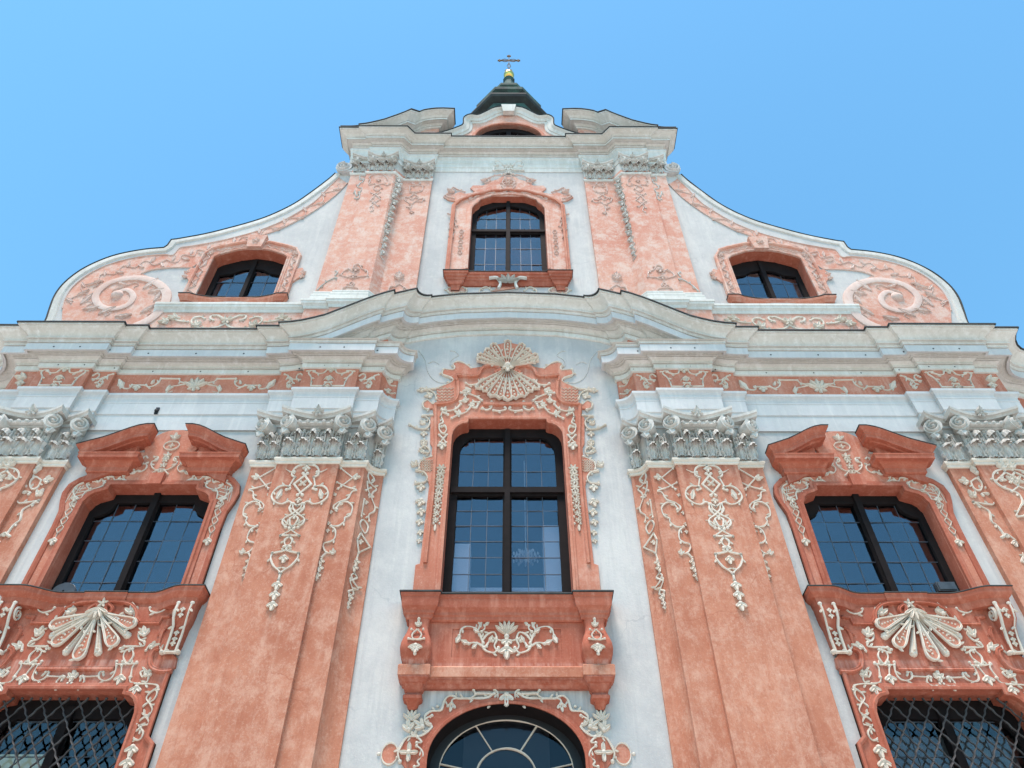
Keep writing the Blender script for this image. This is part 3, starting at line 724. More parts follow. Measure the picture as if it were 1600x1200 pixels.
# lattice fields and outer stucco rim on the wall
m = MB(); Wx = WC+.0
for pts in ([(262, 285), (258, 322), (320, 346), (335, 374), (250, 415), (190, 435), (90, 430)], [(95, 450), (140, 440), (190, 465), (210, 510)], [(212, 545), (180, 552), (140, 524), (104, 545), (110, 580), (145, 594)], [(180, 640), (130, 642), (100, 645)], [(120, 645), (158, 690), (130, 745), (60, 742), (0, 712)], [(85, 900), (112, 882), (150, 902), (148, 935), (110, 928)], [(170, 962), (100, 990), (75, 1020), (75, 1060)], [(55, 1072), (110, 1085), (138, 1125), (112, 1165), (48, 1172)], [(265, 280), (340, 285), (352, 262), (340, 238), (380, 222), (430, 238), (480, 272)]):
    m.stroke(spline(C(*pts), 4), .05, .05, Wx+.02)
for u, v, r_, a in ((100, 440, .12, 190), (170, 480, .16, 200), (115, 700, .13, 140), (112, 770, .13, -90), (112, 830, .13, -90), (110, 870, .12, 90), (105, 915, .1, 180), (25, 1030, .14, 60), (90, 1185, .15, -90)):
    x, z = C((u, v))[0]; m.bell(x, z, r_, Wx+.01, a)
for j, z in enumerate((11.25, 11.0, 10.75, 10.5, 10.3)): m.bell(-1.72+.012*j, z, .17-.02*j, Wx+.01, -90-12*(-1)**j)
m.withmirror(0).build('rim_stucco', 'stucco', CWIN, True)
m = MB()
for (u0, u1, v0, v1, n1, n2) in ((222, 338, 425, 540, 4, 5), (92, 166, 990, 1085, 4, 5)):
    for i in range(n1):
        for j in range(n2):
            x, z = C((u0+(u1-u0)*(i+.5)/n1, v0+(v1-v0)*(j+.5)/n2))[0]
            m.stroke([(x-.055, z+.03), (x, z-.02), (x+.055, z+.03)], .013, .018, WC+.045)
m.withmirror(0).build('lattice_stucco', 'stucco', CWIN, True)
m = MB()
for pts in ([(70, 130), (120, 200), (140, 290), (180, 350), (240, 380), (300, 375)], [(320, 130), (350, 135), (380, 165), (330, 200), (315, 240), (335, 258)], [(150, 225), (190, 215), (230, 235)]): m.stroke(spline(C(*pts), 5), .025, .02, WC, (1, .6))
m.withmirror(0).build('tendril', 'capital', CWIN, True)

def shell(ax, cz, S, upper, lower, wd=.07, h=.07, body=True):
    """rocaille shell: ribs from a hub to each tip; tips given relative to hub"""
    m = MB()
    for tips in (upper, lower):
        for (tx, tz) in tips:
            L = math.hypot(tx, tz); px_, pz_ = -tz/L, tx/L
            for o in (-1, 1):
                w_ = .055*L/.6*o; pts = [(ax, cz), (ax+tx*.35+px_*w_*.35, cz+tz*.35+pz_*w_*.35), (ax+tx*.75+px_*w_*.9, cz+tz*.75+pz_*w_*.9), (ax+tx+px_*w_*.75, cz+tz+pz_*w_*.75)]
                m.stroke(spline(pts, 4), wd*.62, h, S+.05, (.45, 1))
            m.stroke([(ax+tx*1.0+px_*.055*L/.6*.8, cz+tz*1.0+pz_*.055*L/.6*.8), (ax+tx*1.06, cz+tz*1.06), (ax+tx-px_*.055*L/.6*.8, cz+tz-pz_*.055*L/.6*.8)], wd*.7, h, S+.05)
            for t in (.45, .57, .69, .81, .91): m.blob(ax+tx*t, cz+tz*t, .018+.012*t, .03, S+.05)
    m.blob(ax, cz, .10, .16, S+.05, .13); m.bell(ax, cz-.02, .2, S+.12)
    return m
hx, hz = C((770, 285))[0]; hx = 0
tipU = [(C((u, v))[0][0]-0, C((u, v))[0][1]-hz) for u, v in ((722, 95), (655, 110), (605, 150), (545, 190), (540, 225))]
tipL = [(C((u, v))[0][0]-0, C((u, v))[0][1]-hz) for u, v in ((705, 515), (640, 500), (585, 460), (535, 440))]
tU = [(0, C((770, 85))[0][1]-hz)]+[(x, z) for x, z in tipU[1:]]+[(-x, z) for x, z in tipU[1:]]
tL = [(0, C((770, 530))[0][1]-hz)]+tipL+[(-x, z) for x, z in tipL]
fan = [(x*1.02, hz+z*1.02) for x, z in sorted(tU, key=lambda q: -math.atan2(q[1], q[0]))]
fan2 = [(x*1.0, hz+z*1.0) for x, z in sorted(tL, key=lambda q: -math.atan2(q[1], q[0]))]
plate_mesh([(0, hz)]+fan, WC, WC+.09, bevel=.01).build('shell_ground', 'rose', CWIN); plate_mesh([(0, hz+.01)]+fan2, WC, WC+.10, bevel=.01).build('shell_ground', 'rose', CWIN)
shell(0, hz, WC+.05, tU, tL).build('shell', 'stucco', CWIN, True)

# --- balcony-like apron below the centre window
AP = empty('window_apron', CH)
ap_path = [(-1.72, WC-.2, -1, 1), (-1.72, -.06, -1, 1), (-1.30, -.06, 1, 1), (-1.30, -.14, 1, 1), (1.30, -.14, -1, 1), (1.30, -.06, -1, 1), (1.72, -.06, 1, 1), (1.72, WC-.2, 1, 1)]
MB().plansweep(ap_path, [(-.3, 8.48), (.0, 8.48), (.02, 8.50), (.025, 8.56), (.045, 8.58), (.05, 8.63), (.07, 8.66), (.10, 8.70), (.11, 8.76), (.115, 8.86), (.13, 8.88), (.14, 8.93), (-.3, 8.95)]).build('sill', 'red', AP, True, 25)
MB().plansweep(ap_path, [(-.3, 8.951), (.155, 8.935), (.16, 8.945), (.155, 8.965), (-.3, 8.985)]).build('sill_flashing', 'sheet', AP)
plate_mesh(rect(-1.36, 1.36, 7.55, 8.55), WC-.1, -.17, [rect(-.93, .93, 7.84, 8.36)], .008).build('apron_panel', 'red', AP); MB().box(-.95, .95, WC-.1, -.19, 7.82, 8.38).build('sunk_panel', 'red', AP)
for s in (-1, 1):
    cx = s*1.51; rws = []
    for z, hw, d in ((7.64, .19, -.04), (7.72, .20, -.02), (7.80, .245, .03), (7.90, .26, .06), (8.0, .25, .06), (8.10, .225, .035), (8.22, .185, -.01), (8.34, .165, -.05), (8.44, .17, -.055), (8.50, .19, -.05)):
        rws.append([(cx-hw, -WC, z), (cx-hw, -d+.03, z), (cx-hw+.03, -d, z), (cx+hw-.03, -d, z), (cx+hw, -d+.03, z), (cx+hw, -WC, z)])
    c = MB().grid(rws).build('console', 'red', AP, True, 50)
    m = MB(); k = Z(600, 900, .25, .02); S = lambda x, z: (-.045 if z > 8.25 else .03 if z > 8.12 else .065)
    z_ = lambda v: 7.62+(540-v)/300*.86
    m.bell(cx, z_(285), .10, S, 90); m.blob(cx, z_(240), .03, .03, S); m.blob(cx, z_(258), .02, .03, S)
    m.stroke(spline([(cx-.10, z_(322)), (cx-.04, z_(318)), (cx+.07, z_(350)), (cx+.06, z_(385)), (cx-.03, z_(395)), (cx-.13, z_(388))], 5), .03, .03, S); m.stroke(spline([(cx+.10, z_(322)), (cx+.04, z_(318)), (cx-.07, z_(350)), (cx-.06, z_(385)), (cx+.03, z_(395)), (cx+.13, z_(388))], 5), .03, .03, S)
    for a in (-150, -110, -70, -30): m.leaf(cx, z_(425), a, .14, .09, .05, S, 1)
    m.bell(cx, z_(430), .14, S); m.blob(cx, z_(482), .03, .03, S)
    m.build('console_stucco', 'stucco', c, True)
MB().plansweep([(x, d, mx, md) for x, d, mx, md in ap_path], [(-.3, 7.46), (.05, 7.47), (.055, 7.63), (.03, 7.66), (-.3, 7.68)]).build('ledge', 'pink', AP)
pB = [(-1.28, -.5, -1, 1), (-1.28, -.16, -1, 1), (1.28, -.16, 1, 1), (1.28, -.5, 1, 1)]
MB().plansweep(ap_path, [(-.3, 7.34), (-.10, 7.34), (-.09, 7.36), (-.07, 7.39), (-.03, 7.41), (-.01, 7.42), (-.01, 7.435), (.02, 7.44), (.02, 7.47), (-.3, 7.47)]).build('ledge_moulding', 'red', AP, True, 25)
for s in (-1, 1):
    cx = s*1.51
    m = MB(); rws = []
    for z, hw, d in ((7.475, .25, -.02), (7.44, .245, -.02), (7.42, .22, -.05), (7.38, .20, -.07), (7.365, .17, -.10), (7.29, .15, -.13), (7.25, .11, -.16), (7.24, .10, -.17), (7.22, .13, -.15), (7.18, .155, -.12), (7.13, .15, -.12), (7.10, .10, -.17), (7.04, .08, -.2), (6.99, .04, -.24)):
        rws.append([(cx-hw, -WC+.1, z), (cx-hw, -d+.02, z), (cx-hw+.02, -d, z), (cx+hw-.02, -d, z), (cx+hw, -d+.02, z), (cx+hw, -WC+.1, z)])
    c = m.grid(rws).build('corbel', 'red', AP, True, 35)
    m = MB()
    for a in (35, 65, 90, 115, 145): m.leaf(cx, 6.84, a, .17, .09, .05, WC+.03, 1)
    m.blob(cx, 6.80, .035, .04, WC); m.stroke([(cx, 6.80), (cx+.01*s, 6.5)], .025, .02, WC); m.build('corbel_stucco', 'stucco', c, True)
K = Z(600, 900, .25, -.19); m = MB(); S = -.188
for pts in ([(770, 470), (720, 475), (690, 440), (705, 400), (690, 355), (650, 365), (620, 400), (615, 440), (640, 470), (690, 480), (715, 450)], [(620, 420), (600, 370), (590, 340), (600, 318)], [(598, 370), (570, 330), (520, 318), (485, 335), (470, 375)], [(625, 450), (590, 425), (560, 418), (530, 425)], [(640, 440), (655, 415), (680, 408)], [(610, 350), (630, 330), (628, 312)], [(700, 395), (730, 405), (765, 400)]):
    m.stroke(spline(snap(K(*pts), 0), 5), .045, .035, S)
for u, v, a, L in ((475, 370, -110, .17), (535, 425, 160, .16), (605, 322, 100, .16), (560, 330, -40, .14), (655, 415, 60, .13), (580, 425, -130, .13), (625, 318, 40, .12)):
    x, z = K((u, v))[0]; m.leaf(x, z, a, L, L*.7, .05, S, 2)
m.withmirror(0)
z = K((768, 365))[0][1]
for a in (35, 57, 79, 101, 123, 145): m.leaf(0, z, a, .24, .1, .07, S, 1)
for v, r_ in ((400, .15), (450, .2)): m.bell(0, K((768, v))[0][1], r_, S)
m.blob(0, K((768, 515))[0][1], .04, .04, S); m.blob(0, K((768, 378))[0][1], .05, .05, S)
m.build('apron_scroll', 'stucco', AP, True)

# --- portal with oval head
PT = empty('portal', CH)
K = Z(600, 900, .25, WC+.02)
fo = K((765, 728), (690, 736), (640, 766), (560, 768), (470, 770), (440, 756), (410, 752), (380, 778), (360, 838), (330, 846), (290, 850), (256, 880), (262, 925), (300, 945), (235, 1000), (150, 1008), (110, 1058), (88, 1110), (100, 1160), (130, 1200))
po = [(0, fo[0][1])]+fo[1:]+[(-1.55, 6.0), (-1.45, 5.8), (-1.45, 0)]
plate_mesh(msym(po[1:], 0), WC-.01, WC+.035, [PORT], .01).build('portal_surround', 'red', PT)
ed = arc(0, 6.24, 1.21, 180, 0, 28, .86); m = MB().facesweep([(-1.21, 0)]+ed+[(1.21, 0)], [(.0, WC+.03), (.0, WC+.075), (.04, WC+.08), (.06, WC+.06), (.11, WC+.055), (.12, WC+.03)]); m.build('portal_moulding', 'red', PT, True, 25)
m = MB().grid([[(x, -d, z) for x, z in hair([(-1.21, 0)]+ed+[(1.21, 0)])] for d in (WC+.06, WC-.35)]); m.build('reveal', 'wood', PT, True)
m = MB(); S = WC+.03
m.stroke(spline(fo[1:-1], 4), .05, .045, S-.01)
for pts in ([(690, 712), (712, 740), (700, 790), (640, 806)], [(540, 770), (440, 770), (420, 800)], [(560, 715), (570, 745), (540, 768)], [(575, 738), (680, 742)], [(290, 930), (255, 910), (270, 890), (300, 875)], [(210, 1010), (235, 1040), (205, 1045)], [(205, 1065), (235, 1090), (245, 1130), (210, 1160), (220, 1185), (190, 1195)]): m.stroke(spline(K(*pts), 5), .04, .04, S)
for u, v, r_, a in ((425, 800, .13, -100), (240, 940, .16, 150), (180, 1000, .1, 60), (155, 960, .16, 100)):
    x, z = K((u, v))[0]; m.bell(x, z, r_, S-.02, a)
for u, v in ((290, 885), (275, 905), (560, 712), (305, 875), (335, 812)):
    x, z = K((u, v))[0]; m.blob(x, z, .03, .03, S-.02)
x, z = K((155, 1105))[0]; m.flower(x, z, .15, S, 4, 0)
x, z = K((35, 1110))[0]
m.stroke(oval(x, z, .125, .16, 20, 340, 24), .035, .04, WC); m.blob(x-.17, z, .03, .03, WC)
m.withmirror(0)
m.bell(0, K((768, 765))[0][1]+.05, .19, S, -90); m.blob(0, K((768, 700))[0][1], .04, .05, WC); m.stroke([(-.16, K((768, 795))[0][1]), (.16, K((768, 795))[0][1])], .05, .04, S)
m.build('portal_strapwork', 'stucco', PT, True)
m = plate_mesh(oval(x, z, .12, .15), WC-.01, WC+.015); both('roundel', m, 'rose', PT, PT)
GD = WC-.34
fl = arc(0, 6.22, 1.06, 180, 0, 30, .80)
plate_mesh(arc(0, 6.28, 1.5, 180, 0, 30, 1.2)+[(1.5, 0), (-1.5, 0)], GD-.1, GD, [fl], .01).build('portal_frame', 'black', PT)
m = MB(); m.stroke(fl, .03, .03, GD-.03); ov = arc(0, 6.15, .47, 200, -20, 24, .42); m.stroke(ov, .035, .04, GD-.04)
for a in (62, 118, 8, 172):
    ca, sa = math.cos(math.radians(a)), math.sin(math.radians(a)); m.stroke([(.47*ca, 6.15+.42*sa), (1.06*ca, 6.22+.80*sa)], .03, .035, GD-.04)
m.build('fanlight_bars', 'stucco', PT)
aa = [172, 118, 62, 8]
for a, b_ in ((200, 172), (172, 118), (118, 62), (62, 8), (8, -20)):
    o1 = arc(0, 6.22, 1.08, a, b_, 8, .82); o2 = arc(0, 6.15, .46, b_, a, 8, .41)
    plate_mesh(o1+o2, GD-.062, GD-.056).build('pane', 'dimglass', PT)
plate_mesh(arc(0, 6.15, .455, 200, -20, 20, .405), GD-.062, GD-.056).build('pane', 'dimglass', PT)

# ------------------------------------------------------------------ side windows (built left, mirrored right)
def side_window():
    l = empty('window', CH); r = empty('window', CH)
    B = lambda name, mb, mat, sm=False, an=40: both(name, mb, mat, l, r, sm, an)
    fd = WS-.20
    hL = [(SX-1.10, 9.05), (SX-.07, 9.05), (SX-.07, 11.20), (SX-.78, 11.20), (SX-.80, 11.08), (SX-.88, 10.96), (SX-1.0, 10.88), (SX-1.10, 10.85)]
    hR = [(2*SX-x, z) for x, z in reversed(hL)]
    B('window_frame', plate_mesh(rect(SX-1.5, SX+1.5, 8.8, 11.9), fd-.14, fd-.02, [hL, hR], .012), 'wood')
    B('mullion', MB().box(SX-.06, SX+.06, fd-.05, fd+.05, 9.0, 11.42), 'wood')
    for win, sg in ((l, 1), (r, -1)):
        for s in (-1, 1):
            xs = sorted(sg*(SX+s*.06+s*1.05*i/3) for i in range(4)); pane_grid(win, xs, rows(8.95, 11.25, 5), fd-.09)
    B('reveal', MB().grid([[(x, -d, z) for x, z in hair(SWO+[SWO[0]])] for d in (WS+.05, WS-.32)]), 'red')
    # surround plate
    H = [(-1.60, 8.95), (-1.60, 10.4), (-1.62, 10.75), (-1.70, 11.0), (-1.74, 11.2), (-1.70, 11.42), (-1.55, 11.58), (-1.34, 11.70), (-1.32, 11.85), (-1.32, 12.3), (-.5, 12.3)]
    T = [(x, z) for x, z in arc(0, 12.42, .56, 180, 90, 8, .52)]
    ol = msym([(SX+x, z) for x, z in H+T], SX)
    B('window_surround', plate_mesh(ol, WS-.02, WS+.06, [SWO], .014), 'rose')
    path = [(SX-1.24, 9.05)]+[p for p in reversed([(SX+x, z) for x, z in SWH[1:-1]])]; path = path+[(2*SX-x, z) for x, z in reversed(path)]
    B('architrave_band', MB().facesweep(path, [(0, WS+.05), (0, WS+.12), (.05, WS+.13), (.07, WS+.10), (.12, WS+.095), (.13, WS+.05)]), 'red', True, 25)
    m = MB(); ed = [(SX+x, z) for x, z in H[:8]]; m.facesweep(ed, [(0, WS-.02), (.0, WS+.10), (-.05, WS+.11), (-.09, WS+.085), (-.10, WS+.05)]); B('surround_moulding', m, 'red', True, 30); B('surround_moulding', m.mirrored(SX), 'red', True, 30)
    # keystone
    B('keystone', MB().box(SX-.13, SX+.15, WS+.05, WS+.17, 11.38, 11.66), 'red')
    # tongue with stucco
    k = Z(60, 640, .2125, WS+.08); S = WS+.06; m = MB()
    st = lambda *p, wd=.036: m.stroke(spline(k(*p), 5), wd, .035, S)
    st((640, 520), (620, 490), (635, 465), (690, 470), (720, 450)); st((470, 500), (545, 492), (560, 515), (610, 510), (632, 520)); m.stroke(k((480, 540), (505, 535), (630, 532)), .036, .035, S)
    st((470, 500), (440, 530), (400, 525), (355, 545), (375, 580), (420, 580), (470, 560), (490, 525)); st((400, 525), (340, 535), (280, 560), (255, 600), (265, 640), (245, 700), (290, 715), (310, 660), (350, 600), (400, 595))
    st((700, 440), (690, 425), (720, 400), (790, 400), (790, 430), (750, 455), (720, 450)); st((770, 395), (750, 370), (790, 340), (800, 350)); st((850, 345), (880, 345), (870, 370), (835, 380), (830, 410), (860, 440), (920, 435)); st((920, 435), (950, 470))
    for i in range(4):
        x, z = k((275+i*22, 570+i*-4))[0]; m.stroke([(x-.03, z-.0), (x-.06, z-.42+i*.1)], .018, .02, S)
    for i in range(5):
        x, z = k((262, 590+i*25))[0]; m.stroke([(x-.02, z), (x+.2-i*.03, z+.06)], .018, .02, S)
    z0, x0 = 11.05, SX-1.44
    for i in range(4): m.stroke(spline([(x0, z0-.2*i), (x0+.06, z0-.07-.2*i), (x0, z0-.2-.2*i)], 3), .026, .028, S); m.stroke([(x0, z0-.2*i), (x0-.06, z0-.1-.2*i), (x0, z0-.2-.2*i)], .026, .028, S)
    m.bell(x0, z0+.06, .12, S); m.stroke([(x0, z0-.8), (x0, z0-.95)], .022, .02, S); m.bell(x0, z0-.93, .14, S)
    m.withmirror(SX)
    for v, r_ in ((330, .12), (360, .1), (400, .1), (450, .1)): m.flower(SX, k((950, v))[0][1]-.02, r_*.8, S, 5, 20)
    zc = k((985, 262))[0][1]; m.stroke(oval(SX, zc, .16, .12, 0, 360, 20), .035, .035, S); m.flower(SX, zc, .07, S, 4, 0); m.bell(SX, zc+.2, .14, S, 90); m.leaf(SX, zc+.18, 40, .15, .08, .05, S, 1); m.leaf(SX, zc+.18, 140, .15, .08, .05, S, 1)
    B('surround_strapwork', m, 'stucco', True)
    # broken swan pediment
    for half in (0, 1):
        pth = [(SX-1.42, WS-.1, -1, 1), (SX-1.42, .05, -1, 1), (SX-.62, .05, 1, 1), (SX-.62, WS-.1, 1, 1)]
        RK = [(-2.0, 0), (-1.75, .0), (-1.5, .10), (-1.2, .22), (-.9, .40), (-.7, .52), (-.5, .58), (-.2, .58)]
        def rk(X):
            x = X-SX
            for (a, za), (b2, zb) in zip(RK, RK[1:]):
                if x <= b2: return za+(zb-za)*max(0, x-a)/(b2-a)
            return RK[-1][1]
        lowp = [(-.2, 11.66), (0, 11.66), (.02, 11.68), (.025, 11.78), (.05, 11.80), (.06, 11.83), (.10, 11.88), (.12, 11.89), (.20, 11.90), (.205, 11.98), (.22, 12.0), (.22, 12.02), (-.2, 12.06)]
        topp = [(-.2, 11.86), (.10, 11.86), (.12, 11.89), (.20, 11.90), (.205, 11.98), (.22, 12.0), (.22, 12.02), (.235, 12.05), (.27, 12.09), (.29, 12.12), (.29, 12.15), (-.2, 12.15)]
        low = MB().plansweep(pth, [(o+.003, z) for o, z in lowp]); top = MB().plansweep(densify(pth, .08), topp, rk); fl_ = MB().plansweep(densify(pth, .08), [(-.2, 12.151), (.30, 12.151), (.305, 12.165), (-.2, 12.185)], rk)
        back = MB().plansweep(densify(pth, .08), [(-.2, 11.3), (-.02, 11.3), (-.02, 11.88), (-.2, 11.88)], lambda X: rk(X)+.001)
        if half: low, top, fl_, back = [q.mirrored(SX) for q in (low, top, fl_, back)]
        B('pediment_base', low, 'red', True, 25); B('swan_pediment', top, 'red', True, 25); B('pediment_flashing', fl_, 'sheet'); B('pediment_infill', back, 'red')
    # sill, bowed in plan
    sp = [(SX-1.66, WS-.2, -1, 1), (SX-1.66, .12, -1, 1), (SX-1.40, .12, 0, 1)]+[(SX-1.40+.62*i/8, .12-.24*(.5-.5*math.cos(math.pi*i/8)), 0, 1) for i in range(1, 9)]+[(SX-.34, -.12, -.3, 1), (SX-.34, -.09, -.3, 1)]
    sp = sp+[(2*SX-x, d, -mx, md) for x, d, mx, md in reversed(sp)]
    B('sill', MB().plansweep(sp, [(-.25, 8.66), (.0, 8.66), (.02, 8.70), (.03, 8.78), (.06, 8.80), (.10, 8.86), (.105, 8.93), (.12, 8.95), (-.25, 8.96)]), 'red', True, 25)
    B('sill_flashing', MB().plansweep(sp, [(-.25, 8.961), (.13, 8.952), (.137, 8.962), (.13, 8.975), (-.25, 8.99)]), 'sheet')
    # apron with shell, running down into the surround of the lower window
    A = [(-1.50, 8.72), (-1.50, 7.85), (-1.58, 7.78), (-1.60, 7.62), (-1.56, 7.58), (-1.56, 6.5), (-1.68, 6.4), (-1.68, 3.3)]
    B('apron', plate_mesh(msym([(SX+x, z) for x, z in A], SX), WS-.02, WS+.06, [LWO], .012), 'red')
    pl = [(SX+x, z) for x, z in reversed(LWH)]; pl = pl+[(2*SX-x, z) for x, z in reversed(pl)]
    B('architrave_band', MB().facesweep(pl, [(0, WS+.05), (0, WS+.11), (.04, WS+.12), (.06, WS+.09), (.11, WS+.085), (.12, WS+.05)]), 'red', True, 25)
    m = MB(); m.facesweep([(SX-1.68, 3.4), (SX-1.68, 6.4), (SX-1.56, 6.5), (SX-1.56, 7.58)], [(0, WS), (0, WS+.10), (-.04, WS+.11), (-.07, WS+.09), (-.08, WS+.05)]); B('apron_moulding', m, 'red', True, 30); B('apron_moulding', m.mirrored(SX), 'red', True, 30)
    for half in (0, 1):     # side consoles
        rws = []
        for z, hw, d in ((8.68, .15, .16), (8.55, .15, .17), (8.40, .145, .14), (8.28, .12, .06), (8.1, .115, .02), (7.9, .11, .01), (7.84, .11, .01)):
            cx = SX-1.52+(8.68-z)*.06; rws.append([(cx-hw, -WS, z), (cx-hw, -d, z), (cx-hw*.55, -d-.012, z), (cx-hw*.5, -d+.02, z), (cx+hw*.5, -d+.02, z), (cx+hw*.55, -d-.012, z), (cx+hw, -d, z), (cx+hw, -WS, z)])
        c = MB().grid(rws)
        sc = MB(); 
        for s in (-1, 1):
            sp_ = []
            for z, hw, d in ((8.66, .15, .16), (8.55, .15, .17), (8.40, .145, .14), (8.28, .12, .06), (8.1, .115, .02), (7.9, .11, .01), (7.84, .11, .01)): sp_.append((SX-1.52+(8.68-z)*.06+s*hw*.78, z, d))
            fn = lambda x, z, q=sp_: next((a[2]+(b2[2]-a[2])*(a[1]-z)/(a[1]-b2[1]) for a, b2 in zip(q, q[1:]) if z >= b2[1]), q[-1][2])
            sc.stroke([(x, z) for x, z, d in sp_], .055, .03, fn)
        sc.stroke([(SX-1.60, 7.84), (SX-1.33, 7.84)], .06, .06, 0.0)
        for z, d in ((8.52, .17), (8.42, .16), (8.15, .05), (8.05, .03), (7.97, .03)): sc.bell(SX-1.52+(8.68-z)*.06, z+.04, .075, d-.01)
        spiral_face(sc, (SX-1.375, .02, 8.52), (0, -1), (1, 0), .14, 2.0, 1)
        if half: c, sc = c.mirrored(SX), sc.mirrored(SX)
        a, b2 = B('console', c, 'red', True, 40); both('console_stucco', sc, 'stucco', a, b2, True)
    k = Z(0, 890, .2, WS+.08); S = WS+.055
    kr = Z(1250, 890, .2583, WS+.08)
    m = MB()       # red frame mouldings of the apron, traced on the right window
    def half_of(q): return [(-(x), z) for x, z in q]       # right -> left window coordinates
    R_ = lambda *p: half_of(kr(*p))
    def mm(pts, wd, h, sharp=False, mb=None): q = R_(*pts); (mb or m).stroke(q if sharp else spline(q, 5), wd, h, S)
    mm([(640, 235), (625, 215), (600, 235), (610, 260), (640, 255), (625, 205), (560, 200), (490, 215), (455, 255), (455, 300), (440, 325)], .07, .07); mm([(440, 325), (320, 325), (305, 290), (262, 285)], .06, .05, True); mm([(272, 350), (300, 380), (320, 440), (330, 475)], .06, .05)
    mm([(320, 480), (350, 490), (370, 530), (365, 590), (310, 615), (240, 612)], .085, .07)
    m2 = MB(); ax2 = SX
    m.withmirror(SX); z = R_((845, 600))[0][1]; m.stroke([(SX-.62, z), (SX+.62, z)], .09, .06, S)
    B('apron_relief', m, 'red', True)
    m = MB()
    for pts in ([(235, 235), (270, 225), (300, 250), (340, 262), (375, 250), (378, 232)], [(385, 375), (410, 365), (445, 385), (440, 420), (412, 435)], [(300, 510), (320, 470), (370, 450), (400, 490)], [(410, 440), (415, 462), (480, 465), (530, 465), (555, 478)], [(530, 465), (490, 475), (475, 520), (510, 565), (540, 555)], [(480, 480), (520, 490), (535, 530), (510, 570), (455, 565)], [(455, 560), (480, 590), (490, 650)], [(520, 570), (575, 572), (575, 555)], [(575, 575), (585, 620), (610, 660), (650, 672), (680, 655), (675, 620), (655, 620)],
                [(380, 630), (395, 610), (430, 620), (420, 650), (405, 625)], [(380, 640), (395, 680), (440, 690), (490, 680), (495, 650)], [(440, 690), (380, 690), (330, 700), (325, 730)], [(330, 715), (375, 745), (395, 780), (370, 815), (360, 850), (385, 880), (420, 870), (425, 840), (395, 810), (350, 785), (330, 745), (345, 720)],
                [(375, 930), (400, 890), (450, 930), (430, 945)], [(430, 945), (380, 935)], [(450, 935), (415, 975), (420, 1010), (445, 1030), (475, 1015), (465, 985), (430, 955)], [(545, 580), (548, 640)], [(470, 260), (480, 300), (530, 325), (590, 325), (640, 275)]): mm(pts, .04, .035)
    mm([(690, 645), (765, 648)], .03, .03, True); mm([(845, 690), (805, 705), (770, 680), (775, 645), (790, 650)], .045, .04)
    for u, v, r_, a in ((410, 395, .15, 110), (370, 470, .14, 20), (548, 645, .15, -90), (455, 710, .15, -90), (475, 1070, .16, -90), (500, 1150, .17, -90), (490, 265, .18, 100), (540, 300, .12, 150), (400, 640, .13, 60)):
        x, z = R_((u, v))[0]; m.bell(x, z, r_, S, a)
    m.withmirror(SX)
    z = R_((848, 655))[0][1]; m.bell(SX, z, .14, S, 90); m.bell(SX, z+.06, .13, S, -90)
    B('apron_strapwork', m, 'stucco', True)
    # the big shell
    hub = R_((712, 265))[0]; hz_ = hub[1]; tips = [(R_((u, v))[0][0]-SX, R_((u, v))[0][1]-hz_) for u, v in ((520, 380), (630, 505))]
    tips = [(-.70, -.27), (-.52, -.60), (-.02, -.86)]; tips = tips+[(.50, -.62), (.70, -.25)]
    minor = [(-.66, -.45), (-.29, -.76), (.27, -.77), (.66, -.44)]
    ms = MB(); mg = MB()
    for (tx, tz) in tips:
        L = math.hypot(tx, tz); ux, uz = tx/L, tz/L; nx, nz = -uz, ux
        lob = [(SX, hz_)]; 
        for t, o in ((.3, .02), (.6, .06), (.85, .095), (.97, .075), (1.02, 0)): lob.append((SX+tx*t+nx*o, hz_+tz*t+nz*o))
        for t, o in ((.97, -.075), (.85, -.095), (.6, -.06), (.3, -.02)): lob.append((SX+tx*t+nx*o, hz_+tz*t+nz*o))
        q = plate_mesh(spline(lob, 3, True), S-.02, S+.075, bevel=.012); mg.add(q.v, q.f)
        ms.stroke(spline(lob+[lob[0]], 3), .05, .05, S+.065)
        ms.stroke([(SX+tx*.2, hz_+tz*.2), (SX+tx*.5, hz_+tz*.5)], .03, .03, S+.07)
        for t in (.5, .58, .66, .74, .82, .89): ms.blob(SX+tx*t, hz_+tz*t, .011+.008*t, .018, S+.075)
    mn = MB()
    for (tx, tz) in minor:
        L = math.hypot(tx, tz); ux, uz = tx/L, tz/L; nx, nz = -uz, ux
        mn.stroke(spline([(SX+tx*.2, hz_+tz*.2), (SX+tx*.6, hz_+tz*.6), (SX+tx*.97, hz_+tz*.97)], 4), .13, .07, S, (.3, 1)); mn.blob(SX+tx*.95, hz_+tz*.95, .07, .06, S)
        ms.stroke([(SX+tx*.15, hz_+tz*.15), (SX+tx*.9, hz_+tz*.9)], .035, .05, S+.055, (.5, 1))
    for a in (-150, -120, -90, -60, -30): ms.leaf(SX, hz_+.05, a, .22, .11, .06, S+.09, 1)
    ms.flower(SX, hz_+.17, .10, S+.04, 5, 90)
    B('shell_ground', mg, 'rose'); B('shell_lobe', mn, 'stucco', True); B('shell', ms, 'stucco', True)
    # lower window behind its grille
    wl = empty('window', CH); wr = empty('window', CH); fd2 = WS-.28
    hA = [(SX-1.08, 3.7), (SX-.07, 3.7), (SX-.07, 6.92), (SX-.80, 6.92), (SX-.96, 6.84), (SX-1.06, 6.68), (SX-1.08, 6.5)]
    both('window_frame', plate_mesh(rect(SX-1.5, SX+1.5, 3.4, 7.3), fd2-.14, fd2-.02, [hA, [(2*SX-x, z) for x, z in reversed(hA)]], .012), 'wood', wl, wr)
    both('mullion', MB().box(SX-.07, SX+.07, fd2-.05, fd2+.05, 3.6, 7.1), 'wood', wl, wr)
